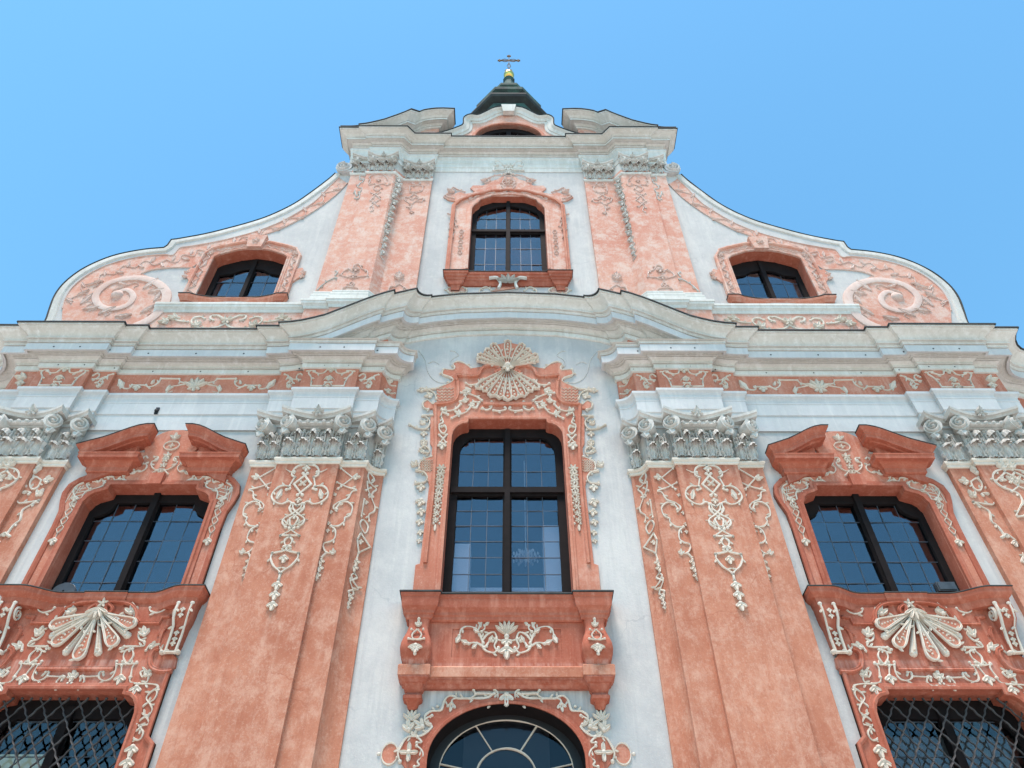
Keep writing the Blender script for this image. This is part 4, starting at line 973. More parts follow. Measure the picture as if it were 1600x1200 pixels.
    both('reveal', MB().grid([[(x, -d, z) for x, z in hair(LWO+[LWO[0]])] for d in (WS+.05, WS-.36)]), 'red', wl, wr)
    for win, sg in ((wl, 1), (wr, -1)):
        for s in (-1, 1):
            xs = sorted(sg*(SX+s*.06+s*1.06*i/2) for i in range(3)); pane_grid(win, xs, rows(3.65, 6.9, 6), fd2-.09, mat='clearglass')
    gr = MB(); gd = WS-.10; pw, ph_ = .30, .43
    for j in range(-9, 10):           # wavy bars that touch their neighbours: an ogee net
        sg = 1 if j % 2 else -1; pts = []
        for i in range(8*18+1):
            z = 7.16-ph_*i/16; u = 2*math.pi*i/16
            if z < 3.5: break
            x = SX+j*pw/2+sg*pw/4*(math.sin(u)-.24*math.sin(3*u))/1.24
            if abs(x-SX) < 1.21: pts.append((x, z))
        if len(pts) > 3: gr.stroke(pts, .034, .026, gd+.004*(j % 2))
    both('grille', gr, 'iron', wl, wr)
    return l, r
side_window()

# ------------------------------------------------------------------ upper storey
UW, AN = -.25, .4386
USTEP = [(-4.98, .05, -1, 1), (-4.48, .05, -1, 1), (-4.48, .1, -1, 1), (-3.59, .1, AN, 1), (-3.36, -.15, AN, 1), (-2.43, -.15, 1, 1)]
UL = [(-4.98, -.7, -1, 1)]+USTEP+[(-2.43, UW, 1, 1)]
UP = mir_path([(-5.12, -.7, -1, 1), (-5.12, .05, -1, 1)]+UL[2:])
UE = empty('upper_entablature', CH)
U_ARCH = [(-.2, 24.65), (.02, 24.65), (.02, 24.90), (.035, 24.91), (.04, 25.14), (.05, 25.15), (.05, 25.19), (.055, 25.30), (.075, 25.37), (.10, 25.41), (.10, 25.50), (0, 25.53), (-.2, 25.53)]
U_FRZ = [(-.2, 25.5), (0, 25.5), (0, 25.74), (-.2, 25.74)]
U_COR = [(-.2, 25.70), (.02, 25.70), (.045, 25.715), (.045, 25.75), (.015, 25.755), (.015, 25.775), (.075, 25.78), (.075, 25.80), (.05, 25.805), (.075, 25.83), (.125, 25.855), (.125, 25.86), (.105, 25.865), (.105, 25.88), (.255, 25.875), (.262, 25.85), (.265, 25.94), (.23, 25.945), (.23, 25.965), (.29, 25.97), (.29, 25.99), (.26, 25.995), (.275, 26.025), (.33, 26.06), (.41, 26.085), (.455, 26.105), (.455, 26.12), (.5, 26.125), (.5, 26.18), (-.2, 26.18)]
U_FLA = [(-.4, 26.181), (.52, 26.181), (.53, 26.17), (.535, 26.19), (.53, 26.215), (-.4, 26.26)]
MB().plansweep(UP, U_ARCH).build('architrave', 'cornice', UE, True, 14)
MB().plansweep(UP, U_FRZ).build('frieze', 'faded', UE)
MB().plansweep(UP, U_COR).build('cornice', 'cornice', UE, True, 14)
MB().plansweep(UP, U_FLA).build('cornice_flashing', 'sheet', UE)
URK = [(-20, .06), (-5.2, .08), (-4.73, .2), (-4.21, .50), (-3.81, .86), (-3.42, 1.24), (-3.1, 1.74), (-2.95, 1.86), (-2.6, 1.97), (-2.33, 1.99), (-1.9, 1.95), (-1.5, 1.93)]
def urake(x):
    x = -abs(x)
    for (a, za), (b_, zb) in zip(URK, URK[1:]):
        if x <= b_: return za+(zb-za)*(x-a)/(b_-a)
    return URK[-1][1]
UB = densify([(-5.08, -.7, -1, 1), (-5.08, .05, -1, 1)]+USTEP[1:]+[(-2.43, -.75, 1, 1)], .1)
both('broken_pediment', MB().plansweep(UB, [(o-.004, z) for o, z in U_COR], urake), 'cornice', UE, UE, True, 14)
both('pediment_flashing', MB().plansweep(UB, [(o if o > 0 else -.2, z) for o, z in U_FLA], urake), 'sheet', UE, UE)
both('pediment_infill', MB().plansweep(UB, [(-.5, 25.0), (-.03, 25.0), (-.03, 25.73), (-.5, 25.73)], urake), 'faded', UE, UE)
# solid backing of the two pediments
both('pediment_back', plate_mesh([(-4.9, 26.0)]+[(-4.9+2.4*i/12, 26.05+urake(-4.9+2.4*i/12)) for i in range(13)]+[(-2.5, 26.0)], -.75, -.2), 'faded', UE, UE)

uwall_path = UL
UPIL = both('pilaster', MB().plansweep([(x, d, 0, 0) for x, d, *_ in UL], [(0, 17.25), (0, 24.2)], capends=False), 'faded', CH, CH)
both('capital_bell', MB().plansweep([(x, d, 0, 0) for x, d, *_ in UL], [(0, 24.2), (0, 25.0)], capends=False), 'capital', *UPIL)
both('astragal', MB().plansweep([q for q in UL if q != UL[-1]], [(-.1, 23.88), (.01, 23.88), (.03, 23.9), (.045, 23.93), (.045, 23.97), (.02, 24.0), (-.1, 24.0)]), 'cornice', *UPIL)
kw = dict(k=.72, leaves=3)
both('capital', capital(-4.46, -3.62, .1, 23.98, 24.92, seedv=100, **kw), 'capital', *UPIL, True, 50)
both('capital', capital(-3.34, -2.46, -.15, 23.95, 24.9, seedv=120, **kw), 'capital', *UPIL, True, 50)
both('capital', capital(-4.96, -4.5, .05, 23.98, 24.9, volR=False, rose=False, k=.7, leaves=2, seedv=140), 'capital', *UPIL, True, 50)
# bases and pedestal
PB = [(-8.95, -.08, 0, 1), (-5.12, -.08, -1, 1), (-5.12, .05, -1, 1), (-4.48, .05, -1, 1), (-4.48, .1, -1, 1), (-3.57, .1, AN, 1), (-3.34, -.15, AN, 1), (-2.43, -.15, 1, 1), (-2.43, UW, 1, 1)]
both('pedestal', MB().plansweep(PB[:6], [(-.06, 15.7), (0, 15.7), (0, 17.05), (-.06, 17.05)]), 'faded', CH, CH); both('pedestal', MB().plansweep(PB[5:], [(-.06, 16.7), (0, 16.7), (0, 17.05), (-.06, 17.05)]), 'faded', CH, CH)
both('pedestal_coping', MB().plansweep(PB, [(-.1, 17.0), (.015, 17.0), (.03, 17.03), (.035, 17.08), (.06, 17.12), (.09, 17.15), (.10, 17.22), (.115, 17.23), (.115, 17.30), (-.1, 17.34)]), 'cornice', CH, CH, True, 25)
both('pilaster_base', MB().plansweep([(-5.02, -.1, -1, 1)]+USTEP+[(-2.43, UW, 1, 1)], [(-.1, 17.3), (.07, 17.3), (.07, 17.45), (.055, 17.47), (.065, 17.51), (.06, 17.56), (.03, 17.58), (.025, 17.63), (.035, 17.66), (.03, 17.70), (0, 17.73), (-.1, 17.73)]), 'cornice', *UPIL, True, 25)
# centre wall of the upper storey
UWH = [(0, 23.12), (-.5, 23.03), (-.86, 22.80), (-.92, 22.62), (-1.02, 22.5), (-1.10, 22.3), (-1.10, 19.0)]
UWO = msym(UWH[1:], 0)
plate_mesh(rect(-2.5, 2.5, 16.75, 25.2), UW-.4, UW, [UWO]).build('wall', 'white', CH)
UWIN = empty('window', CH); fd = UW-.15
MB().grid([[(x, -d, z) for x, z in hair(UWO+[UWO[0]])] for d in (UW+.05, UW-.3)]).build('reveal', 'red', UWIN)
h1 = [(-.95, 19.05), (-.07, 19.05), (-.07, 21.25), (-.95, 21.25)]; h2 = [(-.95, 21.45), (-.07, 21.45), (-.07, 22.82), (-.35, 22.76), (-.75, 22.55), (-.90, 22.40), (-.95, 22.2)]
plate_mesh(rect(-1.3, 1.3, 18.8, 23.3), fd-.12, fd-.02, [h1, h2, [(-x, z) for x, z in reversed(h1)], [(-x, z) for x, z in reversed(h2)]], .012).build('window_frame', 'wood', UWIN)
MB().box(-.055, .055, fd-.04, fd+.04, 18.9, 23.1).box(-1.09, 1.09, fd-.03, fd+.035, 21.29, 21.41).build('mullion_and_transom', 'wood', UWIN)
for s in (-1, 1):
    xs = sorted(s*(.06+.9*i/3) for i in range(4)); pane_grid(UWIN, xs, rows(18.95, 21.3, 3), fd-.08); pane_grid(UWIN, xs, rows(21.4, 22.9, 2), fd-.08)
sh = [(-1.62, 18.95), (-1.62, 22.45), (-1.56, 22.7), (-1.86, 22.82), (-2.02, 23.02), (-1.92, 23.22), (-1.7, 23.2), (-1.5, 23.32), (-1.3, 23.2), (-1.05, 23.3), (-1.2, 23.55), (-1.12, 23.72), (-.8, 23.72), (-.6, 23.98), (-.35, 24.12), (-.2, 24.3)]
plate_mesh(msym(sh, 0), UW-.02, UW+.05, [UWO], .012).build('window_surround', 'faded', UWIN)
ip = [(-1.10, 19.1)]+[p for p in reversed(UWH[:-1])]; ip = ip+[(-x, z) for x, z in reversed(ip[:-1])]
MB().facesweep(ip, [(0, UW+.04), (0, UW+.09), (.05, UW+.1), (.07, UW+.08), (.13, UW+.075), (.14, UW+.04)]).build('architrave_band', 'faded', UWIN, True, 25)
om = [(-1.62, 19.0), (-1.62, 22.45), (-1.45, 22.75), (-1.1, 23.0), (-.55, 23.28), (0, 23.36), (.55, 23.28), (1.1, 23.0), (1.45, 22.75), (1.62, 22.45), (1.62, 19.0)]
MB().facesweep(om, [(-.02, UW+.03), (-.02, UW+.12), (.03, UW+.13), (.05, UW+.09), (.10, UW+.085), (.11, UW+.03)]).build('surround_moulding', 'rose', UWIN, True, 25)
k = Z(660, 230, .2, UW+.05); S = UW+.05; m = MB()
for pts in ([(180, 380), (210, 350), (240, 315), (280, 335), (330, 350)], [(180, 380), (215, 395), (245, 400)], [(470, 262), (500, 245), (520, 270), (490, 280)], [(500, 250), (560, 225), (620, 215), (670, 200)], [(620, 305), (660, 350)], [(640, 300), (625, 270), (650, 245)], [(410, 390), (450, 370), (520, 360), (600, 345), (660, 350)], [(360, 400), (385, 370), (410, 390), (380, 410), (360, 400)], [(225, 560), (245, 545), (262, 560), (245, 580), (225, 560)], [(200, 520), (235, 530)], [(215, 600), (250, 590), (262, 620)], [(225, 660), (240, 690), (215, 720)], [(225, 740), (210, 780)]): m.stroke(spline(k(*pts), 5), .05, .035, S)
for i in range(5):
    z = 21.0-.27*i; m.stroke(oval(-1.36, z, .06, .085, 0, 360, 12), .03, .03, S)
for u, v, r_, a in ((240, 350, .2, 150), (385, 390, .14, 180), (540, 365, .12, 0), (490, 262, .14, 180), (230, 640, .16, -90), (225, 700, .14, -90)):
    x, z = k((u, v))[0]; m.bell(x, z, r_, S, a)
m.withmirror(0)
zt = k((672, 240))[0][1]; m.stroke(oval(0, zt, .12, .14, 0, 360, 18), .045, .04, S); m.stroke(oval(0, zt-.32, .2, .18, 0, 360, 18), .04, .035, S); m.flower(0, zt-.32, .13, S, 5, 0)
m.build('surround_strapwork', 'blush', UWIN, True)
# ornament on the architrave
k = Z(660, 230, .2, UW+.1); m = MB(); S = UW+.04
for pts in ([(672, 170), (640, 130), (600, 100), (560, 105), (565, 135), (590, 130)], [(672, 140), (640, 165), (590, 165), (555, 170), (560, 150)], [(672, 175), (650, 195), (620, 205)]): m.stroke(spline(snap(k(*pts), 0), 5), .06, .05, S)
m.withmirror(0); m.flower(0, k((672, 140))[0][1], .16, S, 6, 0); m.bell(0, k((672, 175))[0][1], .18, S); m.build('architrave_stucco', 'cornice', UE, True)
zs = P(697, 420, 0.)[1]
sp = [(-1.62, UW-.2, -1, 1), (-1.62, -.12, -1, 1), (-1.18, -.12, 1, 1), (-1.18, -.17, 1, 1)]; sp = mir_path(sp)
q = zs-.05
MB().plansweep(sp, [(-.2, q-.44), (-.03, q-.44), (-.02, q-.40), (.0, q-.36), (.01, q-.29), (.03, q-.28), (.04, q-.2), (.07, q-.18), (.08, q-.1), (.11, q-.08), (.115, q), (-.2, q+.02)]).build('sill', 'red', UWIN, True, 25)
MB().plansweep(sp, [(-.2, q+.021), (.13, q+.005), (.135, q+.015), (.13, q+.03), (-.2, q+.06)]).build('sill_flashing', 'sheet', UWIN)
both('console', MB().grid([[(-1.4-h, -UW, z), (-1.4-h, -d, z), (-1.4+h, -d, z), (-1.4+h, -UW, z)] for z, h, d in ((q-.36, .20, -.10), (q-.46, .17, -.12), (q-.48, .13, -.15), (q-.66, .10, -.18))]), 'red', UWIN, UWIN)
k = Z(660, 230, .2, UW+.03); S = UW+.01
lo = P(793, 452, UW)[1]
m = MB()
for pts in ([(190, 1110), (215, 1090), (260, 1105), (300, 1090), (345, 1105), (340, 1130), (300, 1130), (262, 1140), (215, 1135), (190, 1110)], [(540, 1115), (500, 1090), (450, 1110), (450, 1135), (480, 1130)]): m.stroke(spline(k(*pts), 5), .05, .035, S)
m.withmirror(0)
m.build('sill_stucco', 'stucco', UWIN, True)
both('sill_rosette', plate_mesh(spline(k((190, 1110), (225, 1092), (265, 1105), (305, 1092), (345, 1110), (300, 1130), (262, 1138), (220, 1130)), 3, True), UW-.01, UW+.015), 'faded', UWIN, UWIN)
plate_mesh(msym([(0, 0)][0:0]+snap(k((545, 1125), (580, 1095), (630, 1075), (640, 1050), (672, 1050)), 0, .06), 0)[:-1], UW-.01, UW+.03).build('sill_cartouche', 'faded', UWIN)
m = MB(); zc = Z(660, 230, .2, -.04)((672, 1035))[0][1]
for a in (20, 55, 90, 125, 160): m.leaf(0, zc-.1, a, .32, .16, .08, -.05, 1)
m.stroke(spline([(-.5, zc+.1), (-.3, zc+.12), (-.2, zc-.1), (-.25, zc-.35)], 5), .07, .06, -.08); m.withmirror(0); m.build('sill_shell', 'cornice', UWIN, True)

# strapwork of the upper pilasters
k = Z(490, 230, .20833, .1); m = MB(); S = .1
W5 = lambda mb, kk, S, pts, wd=.045: mb.stroke(spline(kk(*pts), 5), wd, .028, S)
for pts in ([(495, 197), (440, 210), (415, 228), (428, 248), (414, 282), (460, 276), (482, 286), (520, 276), (556, 286), (562, 250), (545, 225), (520, 205), (495, 197)], [(450, 300), (480, 285), (505, 305), (480, 328), (452, 315), (450, 300)], [(430, 342), (470, 360), (500, 392)], [(500, 338), (460, 365), (424, 402)], [(430, 402), (455, 420), (480, 442)], [(485, 400), (450, 425), (425, 450)], [(445, 450), (450, 470), (430, 482)], [(300, 985), (250, 975), (210, 960), (222, 938), (262, 912), (292, 930), (300, 892), (340, 880), (362, 912), (402, 930), (400, 966), (350, 972), (300, 985)], [(270, 1020), (290, 1012), (305, 1025), (290, 1040), (270, 1030), (270, 1020)], [(205, 1080), (230, 1052), (280, 1050), (330, 1060), (342, 1082)]): W5(m, k, S, pts)
for u, v, r_ in ((490, 245, .12), (320, 910, .16), (300, 965, .12)): x, z = k((u, v))[0]; m.bell(x, z, r_, S)
both('panel_strapwork', m, 'blush', *UPIL, True)
k = Z(490, 230, .20833, -.15); m = MB(); S = -.15
for pts in ([(740, 265), (772, 255), (800, 268), (775, 285), (742, 275), (740, 265)], [(722, 292), (812, 292), (806, 332), (724, 332), (722, 292)], [(722, 340), (750, 350), (782, 372)], [(792, 336), (760, 350), (718, 376)], [(680, 380), (702, 374), (740, 396), (762, 380), (800, 390), (826, 384), (812, 410), (762, 410), (735, 426), (690, 405), (680, 380)], [(735, 440), (728, 465), (738, 492)], [(700, 450), (728, 455)], [(560, 1076), (575, 1046), (610, 1046), (642, 1030), (672, 1046), (702, 1068)]): W5(m, k, S, pts)
for u, v, r_, a in ((640, 985, .22, 90), (640, 960, .14, 90), (735, 485, .1, -90)): x, z = k((u, v))[0]; m.bell(x, z, r_, S, a)
both('panel_strapwork', m, 'blush', *UPIL, True)
k = Z(490, 230, .20833, .05); m = MB(); S = .05
for pts in ([(385, 215), (350, 215), (345, 245), (380, 240), (365, 265)], [(350, 270), (330, 300), (365, 310), (345, 340)], [(310, 330), (320, 370), (345, 345), (340, 385), (310, 385)], [(30, 1070), (60, 1040), (100, 1010), (150, 985), (180, 980)], [(165, 960), (180, 940), (165, 930)]): W5(m, k, S, pts)
both('strip_strapwork', m, 'capital', *UPIL, True)
m = MB(); S = lambda x, z: .1-(x+3.59)*(.25/.23)+.01
rr = random.Random(5)
for i in range(13):
    z = 23.75-i*.34; m.bell(-3.475+rr.uniform(-.02, .02), z, .24-.006*i, S, -90+rr.uniform(-25, 25)); m.stroke(spline([(-3.54, z), (-3.43, z-.1), (-3.52, z-.22), (-3.44, z-.32)], 3), .03, .03, S)
both('return_strapwork', m, 'capital', *UPIL, True)

# ------------------------------------------------------------------ gable wings with volutes
GD_ = -.1
SIL = [(66, 512), (74, 500), (80, 482), (88, 462), (103, 443), (127.5, 424), (157.5, 409), (187.5, 399), (225, 392), (257, 389), (263, 385), (269, 376.5), (277, 375.6), (319, 368), (356, 359), (394, 348.5), (424, 338), (460, 320.5), (490, 300), (515, 281), (525, 272)]
SILm = [P(x, y, GD_) for x, y in SIL]
lower = spline(SILm[:10], 4); step_ = SILm[10:13]; upper = spline(SILm[12:], 4)
SILm = lower+step_[:2]+upper
SILm = [(-11.75, 15.3)]+SILm
GX = -7.06
GWH = [(-1.0, 17.62), (-1.0, 19.40), (-.88, 19.52), (-.45, 19.74), (0, 19.84)]
GWO = msym([(GX+x, z) for x, z in GWH[:-1]]+[(GX, 19.84)], GX); GWO = [p for i, p in enumerate(GWO) if i == 0 or p != GWO[i-1]]
both('gable_wing', plate_mesh(SILm+[(-4.9, 24.3), (-4.9, 15.3)], GD_-.75, GD_, [GWO]), 'white', CH, CH)
GWL, GWR = empty('gable_trim', CH), empty('gable_trim', CH)
both('gable_capping', MB().facesweep(SILm[1:], [(-.03, GD_-.8), (.0, GD_-.8), (.0, GD_+.04), (.03, GD_+.055), (.05, GD_+.03), (.06, GD_-.8)]), 'blackcu', GWL, GWR)
both('edge_band', MB().facesweep(SILm[1:], [(-.0, GD_-.02), (-.0, GD_+.035), (-.03, GD_+.045), (-.15, GD_+.04), (-.17, GD_+.025), (-.19, GD_-.01)]), 'capital', GWL, GWR, True, 30)
outer = [(100, 505), (101, 486), (106, 470), (118, 452), (142, 433), (170, 419), (200, 410), (230, 404.5), (260, 402), (272, 402), (282, 391), (300, 388), (340, 381), (380, 371), (416, 360), (450, 345), (490, 320.5), (515, 296), (531, 281)]
innr = [(543, 287), (523, 307), (490, 331), (460, 348), (432, 361), (388, 375), (345, 389), (332, 396), (318, 407), (300, 419), (270, 419), (240, 422), (222, 428), (250, 441), (260, 460), (256, 482), (235, 500), (205, 512)]
outer = [(x-(3 if x < 262 else 1), y-(3.5 if x < 262 else 2.5)) for x, y in outer]
po = [P(x, y, GD_) for x, y in outer+innr]
both('pink_field', plate_mesh(po, GD_-.01, GD_+.014), 'faded', GWL, GWR)
m = MB(); V = Z(60, 370, .2, GD_+.03); S = GD_+.012
fpf = ((-.5, -.3), (-.46, .8), (-.36, 1.), (.36, 1.), (.46, .8), (.5, -.3))
spir = spline(V((760, 700), (880, 640), (975, 545), (1000, 440), (935, 365), (830, 328), (710, 325), (570, 355), (478, 415), (445, 480), (490, 545), (600, 562), (700, 528), (742, 465), (705, 418), (650, 420), (615, 450)), 6)
m.stroke(spir, .27, .045, S, (1, .5), prof=fpf); m.blob(spir[-1][0], spir[-1][1], .17, .1, S); both('volute', m, 'blush', GWL, GWR, True, 50)
m = MB()
for ln in (outer[1:], [(300, 419), (318, 407), (332, 396), (345, 389), (388, 375), (432, 361), (460, 348), (490, 331), (523, 307), (543, 287)], [(300, 419), (270, 419), (240, 422), (222, 428)]): m.stroke(spline([P(x, y, GD_) for x, y in ln], 3), .035, .03, S)
# arabesque running along the band
mid = [(112, 475), (130, 452), (160, 434), (195, 420), (230, 412), (265, 410), (295, 400), (320, 392), (360, 382), (400, 368), (440, 352), (475, 334), (505, 310), (530, 290)]
ml = spline([P(x, y, GD_) for x, y in mid], 8); wav = []
for i, p in enumerate(ml):
    a, b_ = ml[max(0, i-1)], ml[min(len(ml)-1, i+1)]; tx, tz = b_[0]-a[0], b_[1]-a[1]; L = math.hypot(tx, tz); o = .12*math.sin(i*.85); wav.append((p[0]-tz/L*o, p[1]+tx/L*o))
    if i % 4 == 1: m.leaf(p[0], p[1], math.degrees(math.atan2(tz, tx))+(60 if i % 8 == 1 else -60), .26, .12, .04, S, 2)
m.stroke(wav, .035, .028, S)
for (u, v, a, L) in ((820, 400, 60, .5), (860, 430, 20, .4), (700, 375, 160, .35), (330, 520, 70, .45), (350, 560, 10, .4), (470, 600, 40, .45), (600, 620, 10, .4), (800, 590, 50, .4), (300, 460, 50, .35), (380, 380, 30, .35), (900, 500, 80, .35), (580, 420, 30, .3)):
    x, z = V((u, v))[0]; m.leaf(x, z, a, L, L*.4, .05, S, 3); m.stroke(spline([(x, z), (x+.15, z+.1), (x+.28, z+.02), (x+.2, z-.08)], 4), .03, .028, S)
both('gable_strapwork', m, 'blush', GWL, GWR, True)
m = MB(); volute(m, -5.28, .06, 24.42, .27, -1, .5, 4); m.box(-5.3, -4.95, -.5, .04, 24.15, 24.4); both('gable_scroll', m, 'offwhite', GWL, GWR, True, 50)
# gable windows
gl_, gr_ = empty('window', CH), empty('window', CH); B = lambda name, mb, mat, sm=False, an=40: both(name, mb, mat, gl_, gr_, sm, an)
fd = GD_-.26
B('reveal', MB().grid([[(x, -d, z) for x, z in hair(GWO+[GWO[0]])] for d in (GD_+.05, GD_-.5)]), 'red')
hA = [(GX-.86, 17.7), (GX-.06, 17.7), (GX-.06, 19.35), (GX-.3, 19.3), (GX-.55, 19.12), (GX-.86, 19.05)]
B('window_frame', plate_mesh(rect(GX-1.2, GX+1.2, 17.4, 20.1), fd-.12, fd-.02, [hA, [(2*GX-x, z) for x, z in reversed(hA)]], .01), 'wood'); B('mullion', MB().box(GX-.055, GX+.055, fd-.04, fd+.04, 17.5, 19.7), 'wood')
for win, sg in ((gl_, 1), (gr_, -1)):
    for s in (-1, 1):
        xs = sorted(sg*(GX+s*.05+s*.84*i/2) for i in range(3)); pane_grid(win, xs, rows(17.55, 19.4, 3), fd-.08)
so2 = [(-1.36, 17.6), (-1.36, 18.3), (-1.5, 18.5), (-1.62, 18.7), (-1.5, 18.95), (-1.36, 18.9), (-1.36, 19.55), (-1.2, 19.85), (-.9, 20.0), (-.4, 20.18), (-.14, 20.22)]
B('window_surround', plate_mesh(msym([(GX+x, z) for x, z in so2], GX), GD_-.02, GD_+.055, [GWO], .012), 'faded')
pp = [(GX+x, z) for x, z in GWH[:-1]]; pp = pp+[(GX, 19.84)]+[(2*GX-x, z) for x, z in reversed(pp)]
B('architrave_band', MB().facesweep(pp, [(0, GD_+.04), (0, GD_+.10), (.04, GD_+.11), (.06, GD_+.085), (.09, GD_+.08), (.1, GD_+.04)]), 'faded', True, 25)
om = [(GX-1.36, 17.65), (GX-1.36, 19.5), (GX-1.2, 19.85), (GX-.9, 20.0), (GX-.4, 20.18), (GX+.4, 20.18), (GX+.9, 20.0), (GX+1.2, 19.85), (GX+1.36, 19.5), (GX+1.36, 17.65)]
B('surround_moulding', MB().facesweep(om, [(-.01, GD_+.03), (-.01, GD_+.11), (-.05, GD_+.12), (-.08, GD_+.09), (-.09, GD_+.04)]), 'faded', True, 25)
B('keystone', MB().add([(GX-.2, -GD_-.04, 19.80), (GX+.2, -GD_-.04, 19.80), (GX+.27, -GD_-.04, 20.34), (GX-.27, -GD_-.04, 20.34), (GX-.2, -GD_-.17, 19.80), (GX+.2, -GD_-.17, 19.80), (GX+.27, -GD_-.19, 20.34), (GX-.27, -GD_-.19, 20.34)], [(0, 1, 5, 4), (1, 2, 6, 5), (2, 3, 7, 6), (3, 0, 4, 7), (4, 5, 6, 7), (0, 3, 2, 1)]), 'faded')
m = MB(); S = GD_+.055
zig = [(GX-1.2+.1*((-1)**i)*.7, 17.8+i*.16) for i in range(12)]; m.stroke(spline(zig, 3), .03, .028, S); zg = [(GX-1.0+i*.11, 19.72+.30*(i/8.)+.035*(-1)**i) for i in range(8)]; m.stroke(spline(zg, 3), .03, .028, S)
m.flower(GX-1.18, 19.62, .11, S, 6, 0)
for z in (18.55, 18.75): m.bell(GX-1.5, z, .13, S-.03, 180)
for z in (18.1, 18.5, 19.0): m.leaf(GX-1.2, z, 80, .25, .1, .035, S, 2)
m.withmirror(GX); m.flower(GX, 20.08, .11, GD_+.17, 5, 90); B('surround_strapwork', m, 'blush', True)
sp = [(GX-1.32, GD_-.1, -1, 1), (GX-1.32, GD_+.12, -1, 1), (GX-1.12, GD_+.12, 0, 1)]+[(GX-1.12+2.24*i/14, GD_+.12-.17*math.sin(math.pi*i/14)**.7, 0, 1) for i in range(1, 14)]+[(GX+1.12, GD_+.12, 0, 1), (GX+1.32, GD_+.12, 1, 1), (GX+1.32, GD_-.1, 1, 1)]
B('sill', MB().plansweep(sp, [(-.2, 17.40), (.0, 17.40), (.02, 17.46), (.06, 17.52), (.07, 17.60), (-.4, 17.62)]), 'rose', True, 25); B('sill_flashing', MB().plansweep(sp, [(-.4, 17.625), (.08, 17.61), (.085, 17.62), (.08, 17.635), (-.4, 17.65)]), 'sheet')
# scrolls on the pedestal
k = Z(240, 360, .2, GD_); m = MB(); S = -.08; ax = k((572, 715))[0][0]
for pts in ([(572, 715), (545, 695), (505, 672), (458, 672), (445, 695), (470, 708)], [(572, 725), (545, 745), (490, 765), (410, 770), (335, 762), (298, 722), (318, 690), (370, 682), (400, 696)], [(200, 690), (150, 680), (100, 700), (60, 720)], [(270, 720), (210, 715), (160, 700)]): m.stroke(spline(snap(k(*pts), ax), 5), .06, .035, S)
for u, v, r_, a in ((340, 755, .2, 110), (180, 690, .2, 170), (110, 715, .2, 200)): x, z = k((u, v))[0]; m.bell(x, z, r_, S, a)
m.withmirror(ax); m.flower(ax, k((572, 712))[0][1], .16, S, 6, 0); both('pedestal_scroll', m, 'stucco', GWL, GWR, True)

# ------------------------------------------------------------------ attic with oval window
AT = empty('attic', CH); AD = -.3
AO = [P(x, y, AD+.12) for x, y in ((660, 216), (690, 211), (718, 201.5), (725, 196.5), (726, 187), (735, 182.5), (747, 183.5), (759, 178.5), (773, 172), (791, 169.5))]
AO = spline(AO, 3); AO = [(x, z) for x, z in AO if x < -.02]
shp = msym([(-2.6, 25.9), (-2.6, AO[0][1])]+AO, 0)
OV = oval(0, 27.15, 1.18, 1.12)
plate_mesh(shp, AD-.6, AD, [OV]).build('attic_wall', 'faded', AT)
run = AO+[(-x, z) for x, z in reversed(AO)]
MB().facesweep(run, [(-.30, AD-.02), (-.29, AD+.03), (-.24, AD+.05), (-.20, AD+.05), (-.19, AD+.08), (-.08, AD+.12), (-.02, AD+.20), (.0, AD+.21), (.01, AD-.6)]).build('attic_cornice', 'cornice', AT, True, 25)
MB().facesweep(run, [(.011, AD-.6), (.011, AD+.23), (.03, AD+.24), (.05, AD+.22), (.06, AD-.6)]).build('attic_flashing', 'sheet', AT)
zt = AO[-1][1]
MB().add([(-.2, -AD-.04, zt-.42), (.2, -AD-.04, zt-.42), (.27, -AD-.04, zt+.06), (-.27, -AD-.04, zt+.06), (-.2, -AD-.22, zt-.42), (.2, -AD-.22, zt-.42), (.27, -AD-.26, zt+.06), (-.27, -AD-.26, zt+.06)], [(0, 1, 5, 4), (1, 2, 6, 5), (2, 3, 7, 6), (3, 0, 4, 7), (4, 5, 6, 7), (0, 3, 2, 1)]).build('keystone', 'cornice', AT)
MB().facesweep(list(reversed(OV[:-1])), [(0, AD-.3), (0, AD+.07), (.05, AD+.08), (.08, AD+.05), (.13, AD+.045), (.14, AD-.01)], True).build('oval_moulding', 'rose', AT, True, 25)
plate_mesh(oval(0, 27.15, 1.3, 1.25), AD-.24, AD-.14, [arc(0, 27.12, .98, 95, 175, 10, .9)+[(-.08, 27.12)], arc(0, 27.12, .98, 5, 85, 10, .9)+[(.08, 27.12)]], .01).build('window_frame', 'wood', AT)
pane_grid(AT, [-1.0, -.66, -.33, 0, .33, .66, 1.0], rows(26.2, 28.1, 5), AD-.21)

# ------------------------------------------------------------------ turret
TY = 4.4; TU = empty('turret', CH); a8 = math.pi/8; c8 = 1/math.cos(a8)
o8 = lambda pr: [(r*c8, z) for r, z in pr]
MB().lathe(0, TY, o8([(1.25, 20), (1.25, 34.4), (1.32, 34.45)]), 8, a8).build('drum', 'blackcu', TU)
MB().lathe(0, TY, o8([(1.28, 34.5), (1.42, 34.6), (1.44, 34.9), (1.36, 34.95)]), 8, a8).build('drum_cornice', 'copper', TU)
MB().lathe(0, TY, o8([(1.36, 34.9), (1.40, 35.3), (1.50, 35.32)]), 8, a8).build('drum_band', 'blackcu', TU)
MB().lathe(0, TY, o8([(1.45, 35.33), (1.62, 35.45), (1.66, 35.8), (1.60, 35.85)]), 8, a8).build('upper_cornice', 'copper', TU)
MB().lathe(0, TY, o8([(1.55, 35.86), (1.88, 36.05), (1.93, 36.2), (1.93, 36.32), (1.75, 36.45)]), 8, a8).build('eaves', 'blackcu', TU)
